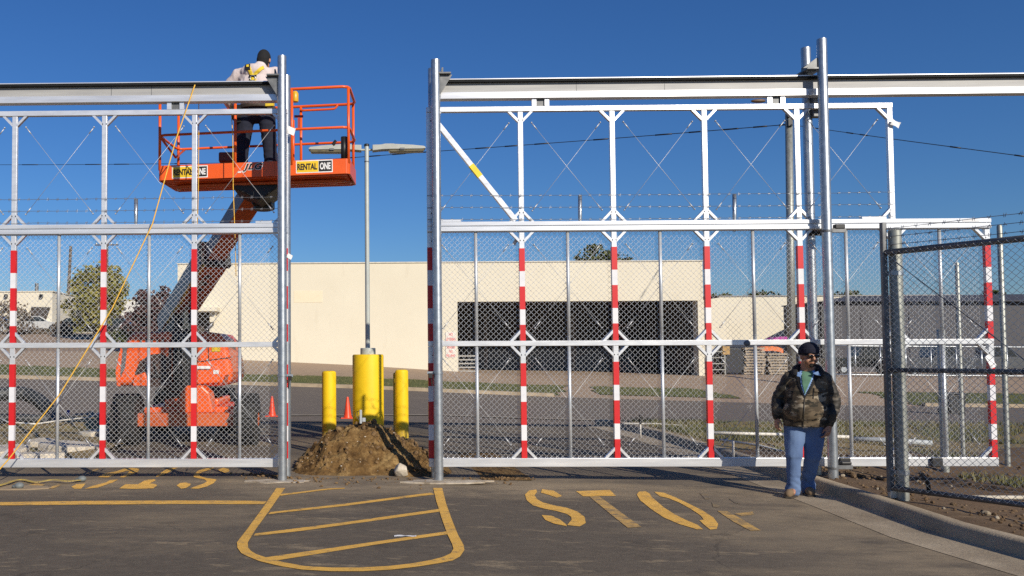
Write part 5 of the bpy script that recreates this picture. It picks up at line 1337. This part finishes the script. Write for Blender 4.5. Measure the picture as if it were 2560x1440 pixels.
def patch(bv, poly, Mx, mat, name, parent, off=.006, sgn=-1, n=26, th=.004):
    """a piece of cloth laid on a garment: poly in the figure's x/z, looked at from the front (sgn=-1) or the back (+1)"""
    xs = [p[0] for p in poly]; zs = [p[1] for p in poly]; x0, x1, z0, z1 = min(xs), max(xs), min(zs), max(zs)
    def inside(x, z):
        c = False; j = len(poly)-1
        for i in range(len(poly)):
            if (poly[i][1] > z) != (poly[j][1] > z) and x < (poly[j][0]-poly[i][0])*(z-poly[i][1])/(poly[j][1]-poly[i][1])+poly[i][0]: c = not c
            j = i
        return c
    mb = MB(); idx = {}; d = (Mx.to_3x3() @ Vector((0,-sgn,0))).normalized()
    st = max((x1-x0), (z1-z0))/n; nx = max(2, int((x1-x0)/st)); nz = max(2, int((z1-z0)/st))
    for j in range(nz+1):
        for i in range(nx+1):
            x = x0+(x1-x0)*i/nx; z = z0+(z1-z0)*j/nz
            o_ = Mx @ Vector((x, sgn*1.0, z)); h, nn, k, dist = bv.ray_cast(o_, d)
            if h is None: continue
            idx[i,j] = len(mb.v); mb.v.append(h-d*off)
    for j in range(nz):
        for i in range(nx):
            if all(k in idx for k in ((i,j),(i+1,j),(i+1,j+1),(i,j+1))) and inside(x0+(x1-x0)*(i+.5)/nx, z0+(z1-z0)*(j+.5)/nz):
                q = [(i,j),(i+1,j),(i+1,j+1),(i,j+1)]
                if max((Vector(mb.v[idx[a]])-Vector(mb.v[idx[b]])).length for a in q for b in q) < st*3.5: mb.f.append(tuple(idx[a] for a in q)); mb.m.append(0)
    if not mb.f: return None
    used = sorted({k for f in mb.f for k in f}); rm = {k: q for q, k in enumerate(used)}; mb.v = [mb.v[k] for k in used]; mb.f = [tuple(rm[k] for k in f) for f in mb.f]
    o = mb.build(name, mat, parent, smooth=True); s_ = o.modifiers.new("thick", 'SOLIDIFY'); s_.thickness = th; s_.offset = 0; return o
def hand(mb, wrist, d, side, palm_n, sc=1.0, curl=.5):
    """five-fingered hand: d points down the hand, palm_n out of the palm, side points to the thumb"""
    d = Vector(d).normalized(); pn = Vector(palm_n).normalized(); sd = Vector(side).normalized(); w0 = Vector(wrist)
    k = w0+d*.055*sc
    R = Matrix((sd, pn, d)).transposed()
    mb.ell(k, (.040*sc,.017*sc,.056*sc), R, 12, 8); mb.caps(w0-d*.03, w0+d*.03, .025*sc, .026*sc, 10)
    for q, (off, L) in enumerate(((.030,.072),(.010,.080),(-.010,.074),(-.029,.058))):
        a = w0+d*(.095*sc)+sd*off*sc; m_ = a+(d*(1-curl*.25)+pn*curl*.45).normalized()*L*.5*sc; e = m_+(d*(1-curl*.8)+pn*curl*1.0).normalized()*L*.5*sc
        mb.caps(a-d*.01, m_, .0098*sc, .0088*sc, 8); mb.caps(m_, e, .0088*sc, .0072*sc, 8)
    a = w0+d*.03*sc+sd*.030*sc; m_ = a+(d*.75+sd*.55+pn*.25).normalized()*.045*sc; e = m_+(d*.95+sd*.1+pn*.3).normalized()*.035*sc
    mb.caps(a, m_, .0125*sc, .011*sc, 8); mb.caps(m_, e, .0105*sc, .008*sc, 8)

def camo():
    m, n, b = nodes("camouflage_cloth"); co = n.nodes.new("ShaderNodeTexCoord").outputs["Object"]
    a = ramp(n, noise_node(n, co, 4.6, 4, .6, (1,1,1.9), 2), [(.45, (.150,.115,.075)), (.51, (.070,.054,.036))])
    m1 = ramp(n, noise_node(n, co, 5.4, 4, .6, (1,1,2.3), 9), [(.555, 0.0), (.60, 1.0)]); a = mix(n, m1, a, (.30,.255,.185))
    m2 = ramp(n, noise_node(n, co, 7.5, 3, .6, (1,1,2.2), 15), [(.57, 0.0), (.60, 1.0)]); a = mix(n, m2, a, (.030,.027,.020))
    n.links.new(a, b.inputs["Base Color"]); b.inputs["Roughness"].default_value = .85; b.inputs["Specular IOR Level"].default_value = .2
    return m
CAMO = camo()
def camo_dark():
    m, n, b = nodes('dark_camouflage_sleeve'); co = n.nodes.new('ShaderNodeTexCoord').outputs['Object']
    a = ramp(n, noise_node(n, co, 6, 4, .6, (1,1,1.6), 5), [(.42, (.030,.025,.018)), (.52, (.012,.011,.009)), (.60, (.085,.068,.048))])
    n.links.new(a, b.inputs['Base Color']); b.inputs['Roughness'].default_value = .65; return m
CAMOD = camo_dark()
DENIM = M("blue_denim", (.150,.225,.375), .85, 0, (.085,.135,.26), 5, .3, .7, stretch=(1,1,.5), spec=.2, bump=.1, bscale=120)
NAVY = M("navy_knit", (.010,.011,.028), .95, 0, (.007,.008,.018), 40, bump=.5, bscale=140)
BLKCAP = M("black_cap_cloth", (.008,.008,.009), .9, 0, (.006,.006,.007), 20)
TEE = M("green_tee_shirt", (.125,.255,.165), .9, 0, (.095,.20,.13), 8)
BLUESH = M("light_blue_shirt", (.25,.40,.66), .9, 0, (.20,.33,.58), 8)
LINING = M("black_collar_lining", (.012,.011,.011), .85, 0, (.008,.008,.008), 12)
BOOT = M("tan_suede_boot", (.23,.155,.085), .9, 0, (.15,.10,.06), 12)
SOLE = M("boot_sole", (.05,.04,.03), .9)
def folds(amp, sx=9, sz=14):
    return lambda p, n: amp*(noise.noise((p.x*sx, p.y*sx, p.z*sz))+.6*noise.noise((p.x*sx*2.1+4, p.y*sx*2.1, p.z*sz*1.7)))

def walking_man():
    foot = HIT(2003, 1240, .0); th = math.radians(-27)
    SH = Matrix.Identity(4); SH[0][2] = .065
    Mx = Matrix.Translation(Vector((foot.x, foot.y, foot.z+.004))) @ Matrix.Rotation(th, 4, 'Z') @ Matrix.Scale(1.058, 4) @ SH
    t = thing('person', 'man in camouflage jacket, blue jeans, navy knit cap and sunglasses walking on the asphalt', 'person', (foot.x, foot.y, foot.z))
    X = lambda x, y, z: Vector((x, y, z))
    # joints (x to the picture's right, -y toward the camera)
    hipL, hipR = X(.108,.02,.88), X(-.100,.02,.88)
    kneeR, ankR = X(-.095,-.09,.47), X(-.085,-.10,.085)       # picture-left leg, the forward one
    kneeL, ankL = X(.095,.02,.46), X(.065,.11,.085)
    shR, shL = X(-.205,.02,1.375), X(.205,.02,1.375)
    elR, elL = X(-.285,.06,1.10), X(.285,.05,1.07)
    wrR, wrL = X(-.285,-.03,.90), X(.245,-.045,.83)
    hd = X(.01,-.045,1.60)
    body = MB()
    yaw = math.radians(28); HR = Matrix.Rotation(yaw, 3, 'Z') @ Matrix.Rotation(math.radians(4), 3, 'X')
    def hp(x, y, z): return hd + HR @ Vector((x, y, z))
    body.ell(hp(0,.012,.022), (.080,.098,.108), HR, 20, 14)          # skull
    body.ell(hp(0,-.022,-.055), (.070,.074,.072), HR, 18, 12)        # face and jaw
    body.ell(hp(0,-.052,-.098), (.040,.036,.030), HR, 12, 8)         # chin
    for s in (-1, 1):
        body.ell(hp(s*.046,-.050,-.045), (.030,.034,.036), HR, 10, 8)   # cheeks
        body.ell(hp(s*.080,.012,-.010), (.012,.024,.034), HR, 8, 6)     # ears
        body.ell(hp(s*.030,-.078,.024), (.026,.016,.011), HR, 8, 6)     # brow
    body.caps(hp(0,-.088,.012), hp(0,-.110,-.026), .010, .016, 8)
    for s in (-1, 1): body.ell(hp(s*.013,-.098,-.030), (.010,.011,.009), HR, 8, 6)
    body.ell(hp(0,-.090,-.062), (.026,.012,.008), HR, 10, 6); body.ell(hp(0,-.088,-.075), (.023,.013,.009), HR, 10, 6)
    body.caps(X(0,.02,1.36), hp(0,.015,-.06), .078, .070, 14)
    body.ell(X(0,.01,1.20), (.20,.135,.22)); body.ell(X(0,-.02,1.0), (.19,.16,.17))
    for a, b, c in ((shR, elR, wrR), (shL, elL, wrL)):
        body.caps(a+X(-.035 if a.x > 0 else .035, 0, -.05), b, .046, .042); body.caps(b, c, .040, .028)
    for a, b, c in ((hipR, kneeR, ankR), (hipL, kneeL, ankL)):
        body.caps(a, b, .080, .054); body.caps(b, c, .048, .034); body.caps(c, c+X(0,-.10,-.03), .030, .026)
    hand(body, wrR, (wrR-elR)*.6+X(-.0,-.02,-.14), X(.55,-.8,0), X(.8,.5,.1), 1.05, .55)
    hand(body, wrL, (wrL-elL)*.4+X(-.01,-.03,-.17), X(-.6,-.75,0), X(-.8,.5,.1), 1.05, .75)
    bo = blob(body, 'body', SKIN, t, Mx, .0062, 3)
    # beard, glasses, cap
    bvb = bvh_of(bo); MH = Mx @ Matrix.Translation(hd) @ HR.to_4x4()
    HAIR = M("black_hair", (.014,.010,.008), .8)
    patch(bvb, [(-.026,-.082),(.026,-.082),(.030,-.100),(.018,-.128),(-.018,-.128),(-.030,-.100)], MH, HAIR, 'goatee', bo, .003, -1, 14, .005)
    patch(bvb, [(-.034,-.048),(.034,-.048),(.036,-.062),(.022,-.057),(-.022,-.057),(-.036,-.062)], MH, HAIR, 'moustache', bo, .003, -1, 16, .004)
    gm = MB()
    for s in (-1, 1):
        gm.ell(Vector((s*.034,-.100,.004)), (.033,.012,.021), Matrix.Rotation(s*-.28, 3, 'Z'), 14, 8)
        gm.bar(Vector((s*.064,-.090,.010)), Vector((s*.086,.02,.012)), .006, .014)
    gm.bar(Vector((-.012,-.108,.008)), Vector((.012,-.108,.008)), .008, .008)
    blob(gm, 'sunglasses', M("sunglass_plastic", (.006,.005,.005), .12), t, MH, .004, 1)
    cap = MB(); cap.ell(Vector((0,.018,.062)), (.101,.118,.098), Matrix.Rotation(-.12, 3, 'X'), 24, 14)
    cap.lathe([(.095,-.03),(.104,-.028),(.106,.0),(.105,.024),(.095,.03)], Vector((0,.014,.052)), 24, Matrix.Rotation(-.14, 3, 'X') @ Matrix.Diagonal((1,1.13,1)))
    blob(cap, 'knit_cap', NAVY, t, MH, .007, 2, lambda p, n: .0012*math.sin(math.atan2(p.x, p.y)*44))
    # jacket
    jk = MB()
    jk.ell(X(0,.02,1.29), (.200,.150,.165)); jk.ell(X(0,.0,1.12), (.222,.18,.24)); jk.ell(X(-.005,-.065,.985), (.228,.205,.165))
    jk.lathe([(.18,.795),(.212,.80),(.225,.86),(.222,.95),(.18,1.0)], X(-.005,-.02,0), 24, Matrix.Diagonal((1,.78,1)))
    for s in (-1, 1): jk.caps(X(s*.03,.05,1.43), X(s*.180,.03,1.345), .062, .076)
    jk.ell(X(0,.07,1.41), (.11,.075,.06))
    arms = ((-1, shR, elR, wrR), (1, shL, elL, wrL))
    for s, sh, el, wr in arms:
        jk.caps(sh+X(-s*.025,0,-.03), el, .078, .072, 16); jk.caps(el, wr+(el-wr)*.15, .071, .056, 16); jk.caps(wr+(el-wr)*.18, wr+(el-wr)*.03, .056, .053, 14)
    def jfold(p, n):
        for s, sh, el, wr in arms:
            if p.x*s > .23: return .011*(noise.noise((p.x*9, p.y*9, p.z*22))+.5*noise.noise((p.x*16, p.y*16, p.z*44)))
        return .007*(noise.noise((p.x*7, p.y*7, p.z*9))+.6*noise.noise((p.x*15+4, p.y*15, p.z*16)))
    jo = blob(jk, 'jacket', CAMO, t, Mx, .010, 5, jfold)
    jo.data.materials.append(CAMOD); iM = Mx.inverted()
    for p in jo.data.polygons:
        q = iM @ (p.center+jo.location)
        for s, sh, el, wr in arms:
            if q.x*s > .212-.10*max(0, q.z-1.25)*2 and q.z < 1.40:
                if not (q.z < wr.z+.11 and q.x*s > .17): p.material_index = 1
    bj = bvh_of(jo)
    patch(bj, [(-.13,1.425),(-.06,1.46),(.06,1.46),(.13,1.425),(.060,1.25),(-.015,1.12),(-.085,1.25)], Mx, LINING, 'hood_lining', jo, .004, -1, 40)
    patch(bj, [(-.080,1.42),(-.05,1.45),(.05,1.45),(.08,1.42),(.034,1.27),(-.018,1.15),(-.058,1.27)], Mx, BLUESH, 'open_shirt', jo, .008, -1, 40)
    patch(bj, [(-.062,1.40),(-.04,1.44),(.04,1.44),(.062,1.40),(.022,1.28),(-.016,1.165),(-.046,1.28)], Mx, TEE, 'tee_shirt', jo, .012, -1, 40)
    col = MB(); col.tube(smoothp([X(-.105,-.085,1.36), X(-.125,-.02,1.42), X(-.10,.075,1.465), X(0,.115,1.48), X(.10,.075,1.465), X(.125,-.02,1.42), X(.11,-.085,1.36)], 6), .040, 10)
    blob(col, 'hood_collar', LINING, jo, Mx, .009, 3, folds(.006, 14, 14))
    lc = MB(); lc.prism([(.05,1.405),(.105,1.43),(.135,1.375),(.085,1.385)], (0,.012,0), X(0,-.150,0)); lc.prism([(-.05,1.405),(-.10,1.42),(-.105,1.37),(-.07,1.36)], (0,.012,0), X(0,-.150,0)); blob(lc, 'shirt_collar', BLUESH, jo, Mx, .004, 1)
    patch(bj, [(-.022,1.12),(-.012,1.12),(-.010,.80),(-.020,.80)], Mx, M("zip", (.06,.05,.035), .5), 'zip', jo, .004, -1, 60)
    patch(bj, [(.075,1.23),(.19,1.225),(.19,1.19),(.075,1.195)], Mx, CAMO, 'pocket_flap', jo, .010, -1, 24, .010)
    patch(bj, [(.068,1.24),(.074,1.24),(.072,1.12),(.066,1.12)], Mx, LINING, 'pocket_edge', jo, .006, -1, 40)
    # jeans
    jn = MB(); jn.ell(X(0,.015,.86), (.188,.145,.13)); jn.lathe([(.15,.80),(.185,.82),(.180,.90),(.15,.93)], X(0,.01,0), 20, Matrix.Diagonal((1,.75,1)))
    for hh, kn, an in ((hipR, kneeR, ankR), (hipL, kneeL, ankL)):
        jn.caps(hh+X(0,0,-.02), kn, .122, .090, 16); jn.caps(kn, an+X(0,.01,.06), .080, .068, 16); jn.caps(an+X(0,.012,.07), an+X(0,.018,-.012), .072, .083, 16)
    def jf(p, n):
        t_ = sstep(.34, .16, p.z) if False else max(0, min(1, (.34-p.z)/.18)); kn = math.exp(-((p.z-.48)/.10)**2)
        return (.004+.004*kn)*(noise.noise((p.x*9+p.z*5, p.y*9, p.z*7))+.6*noise.noise((p.x*17-p.z*9, p.y*17, p.z*13))) + .011*t_*(noise.noise((p.x*6+3, p.y*6, p.z*19+p.x*16))+.5*noise.noise((p.x*12, p.y*12, p.z*34)))
    jno = blob(jn, 'jeans', DENIM, t, Mx, .009, 4, jf)
    bjn = bvh_of(jno)
    patch(bjn, [(-.02,.805),(.03,.805),(.03,.785),(-.02,.785)], Mx, PAPER, 'shirt_tail', jno, .012, -1, 12)
    for an, dx in ((ankR, -.03), (ankL, .02)):
        bt = MB(); bt.caps(an+X(0,.03,-.01), an+X(dx*.3,-.02,-.02), .055, .055, 12); bt.caps(an+X(0,.05,-.035), an+X(dx*1.6,-.155,-.040), .046, .043, 12); bt.ell(an+X(dx*1.3,-.12,-.03), (.050,.07,.044)); bt.caps(an+X(0,.03,0), an+X(0,.04,.10), .05, .058)
        b1 = blob(bt, 'boot', BOOT, t, Mx, .008, 3)
        sl_ = MB(); sl_.prism([(-.045,.085),(.045,.085),(.05,-.05),(.052+dx*1.3,-.15),(.035+dx*1.6,-.205),(-.03+dx*1.6,-.205),(-.05+dx*1.3,-.15),(-.05,-.05)], (0,0,.022), an+X(0,0,-.085), (1,0,0), (0,1,0))
        blob(sl_, 'boot_sole', SOLE, b1, Mx, .006, 1)
walking_man()

def lift_worker():
    SHIRT = M("pale_pink_shirt", (.66,.57,.55), .85, 0, (.56,.48,.47), 5, bump=.1, bscale=30)
    JEAN2 = M("dark_navy_jeans", (.012,.016,.036), .9, 0, (.008,.010,.022), 6)
    HARN = M("yellow_harness_webbing", (.76,.55,.03), .7, 0, (.62,.44,.03), 20)
    fz = FLp.z+.055
    p = W(641, 400, 1.15); Mx = Matrix.Translation(Vector((p.x, 1.15, fz))) @ Matrix.Rotation(math.radians(-6), 4, 'Z') @ Matrix.Diagonal((1.22, 1.1, 1.115, 1))
    t = thing('person', 'worker in pale shirt, black cap and yellow harness standing in the raised basket', 'person', (p.x, 1.15, fz))
    X = lambda x, y, z: Vector((x, y, z))
    K = 1.03
    hipL, hipR = X(.12,.0,.93), X(-.12,.0,.93); kR, aR = X(-.18,.02,.50), X(-.20,-.02,.09); kL, aL = X(.16,.02,.50), X(.19,.02,.09)
    sR, sL = X(-.215,.03,1.47), X(.235,.04,1.46); eR, eL = X(-.45,.12,1.24), X(.36,.20,1.20); wR, wL = X(-.39,.34,1.10), X(.30,.38,1.13)
    hd = X(.075,.10,1.658); HR = Matrix.Rotation(math.radians(-5), 3, 'Z') @ Matrix.Rotation(math.radians(-24), 3, 'X')  # looks away and down to the right
    def hp(x, y, z): return hd+HR @ Vector((x, y, z))
    b = MB(); b.ell(hp(0,-.012,.022), (.074,.098,.108), HR, 18, 12); b.ell(hp(0,.025,-.055), (.068,.072,.070), HR, 16, 10); b.caps(hp(0,.088,.012), hp(0,.110,-.026), .010, .016, 8)
    for s in (-1, 1): b.ell(hp(s*.080,-.012,-.010), (.012,.024,.034), HR, 8, 6)
    b.caps(X(0,.03,1.45), hp(0,-.01,-.06), .072, .066, 12); b.ell(X(0,.02,1.28), (.18,.12,.25)); b.ell(X(0,.0,1.0), (.17,.13,.16))
    for a, e, w_ in ((sR, eR, wR), (sL, eL, wL)): b.caps(a, e, .055, .043); b.caps(e, w_, .042, .029)
    for a, e, w_ in ((hipR, kR, aR), (hipL, kL, aL)): b.caps(a, e, .085, .058); b.caps(e, w_, .055, .04); b.caps(w_, w_+X(0,.12,-.03), .035, .03)
    hand(b, wR, X(.05,.15,-.05), X(.9,0,.3), X(0,.2,-1), 1.05, .8); hand(b, wL, X(-.05,.15,-.03), X(-.9,0,.3), X(0,.2,-1), 1.05, .8)
    blob(b, 'body', SKIN, t, Mx, .0065, 3)
    MH = Mx @ Matrix.Translation(hd) @ HR.to_4x4()
    cp = MB(); cp.ell(Vector((0,-.016,.035)), (.084,.112,.118), Matrix.Rotation(.10, 3, 'X'), 22, 14); cp.caps(Vector((0,-.05,-.02)), Vector((0,-.03,-.07)), .078, .070, 14)
    blob(cp, 'cap', BLKCAP, t, MH, .008, 3)
    s_ = MB(); s_.ell(X(0,.02,1.42), (.235,.130,.150)); s_.ell(X(0,.0,1.25), (.225,.150,.25)); s_.ell(X(0,-.005,1.06), (.20,.15,.16)); s_.caps(X(-.18,.03,1.47), X(.18,.035,1.46), .085, .085); s_.ell(X(.035,.03,1.555), (.085,.10,.07)); s_.ell(X(-.02,-.04,1.48), (.17,.10,.10))
    for a, e, w_ in ((sR, eR, wR), (sL, eL, wL)): s_.caps(a, e, .085, .070, 14); s_.caps(e, w_+(e-w_)*.1, .068, .048, 14)
    so_ = blob(s_, 'shirt', SHIRT, t, Mx, .010, 4, lambda p, n: .010*noise.noise((p.x*16+p.z*4, p.y*8, p.z*6))+.004*noise.noise((p.x*30, 1, p.z*14)))
    j = MB(); j.ell(X(0,.0,.92), (.185,.145,.14)); 
    for a, e, w_ in ((hipR, kR, aR), (hipL, kL, aL)): j.caps(a, e, .112, .090, 14); j.caps(e, w_, .088, .078, 14)
    jo = blob(j, 'jeans', JEAN2, t, Mx, .010, 4, folds(.007, 8, 18))
    bv = bvh_of(so_); bvj = bvh_of(jo)
    def strap(poly, nm='harness_strap', mat=HARN, off=.010): patch(bv, poly, Mx, mat, nm, so_, off, -1, 40, .006)
    strap([(-.105,1.54),(-.060,1.555),(.010,1.33),(-.030,1.32)])                 # left shoulder strap
    strap([(.105,1.525),(.120,1.485),(-.010,1.365),(-.030,1.40)])               # right shoulder strap
    strap([(-.055,1.34),(-.010,1.34),(-.075,1.13),(-.115,1.13)]); strap([(-.020,1.34),(.025,1.34),(.045,1.05),(-.005,1.05)])
    strap([(-.02,1.12),(.02,1.12),(.03,1.02),(-.03,1.02)])
    strap([(-.115,1.55),(-.050,1.55),(-.045,1.46),(-.110,1.46)], 'shoulder_pad', BLKCAP, .018)
    strap([(-.095,1.535),(-.065,1.535),(-.062,1.50),(-.092,1.50)], 'pad_label', HARN, .026)
    strap([(-.065,1.395),(.03,1.395),(.03,1.365),(-.065,1.365)], 'cross_buckle', BLKCAP, .018)
    rg = MB(); c = X(-.012,-.16,1.345); rg.tube([c+X(.032*math.cos(a), .0, .036*math.sin(a)) for a in lin(0, 2*PI, 14)], .006, 6); blob(rg, 'd_ring', GALV, so_, Mx, .004, 1)
    BELT = M("brown_tool_belt", (.045,.030,.020), .7)
    bl = MB(); bl.lathe([(.19,-.035),(.212,-.03),(.212,.03),(.19,.035)], X(0,0,1.0), 24, Matrix.Diagonal((1,.82,1))); bo_ = blob(bl, 'tool_belt', BELT, t, Mx, .009, 1)
    pc = MB(); pc.box(X(-.215,-.03,.90), (.09,.14,.24)); pc.box(X(-.26,.06,.95), (.10,.12,.18)); blob(pc, 'tool_pouch', BLKCAP, bo_, Mx, .01, 2)
    pc = MB(); pc.box(X(.185,-.09,1.015), (.10,.09,.09)); blob(pc, 'tape_measure', HARN, bo_, Mx, .009, 2)
    pc = MB(); pc.box(X(.20,-.07,.93), (.10,.10,.10)); blob(pc, 'tool_pouch', BELT, bo_, Mx, .009, 2)
    lg = MB(); lg.caps(X(-.06,-.14,.70), X(-.04,-.135,.56), .02, .02); 
    for w_ in (aR, aL):
        bt = MB(); bt.caps(w_+X(0,-.04,-.03), w_+X(0,.16,-.045), .050, .045, 12); bt.caps(w_, w_+X(0,0,.1), .055, .06); blob(bt, 'boot', BLKCAP, t, Mx, .01, 3)
lift_worker()
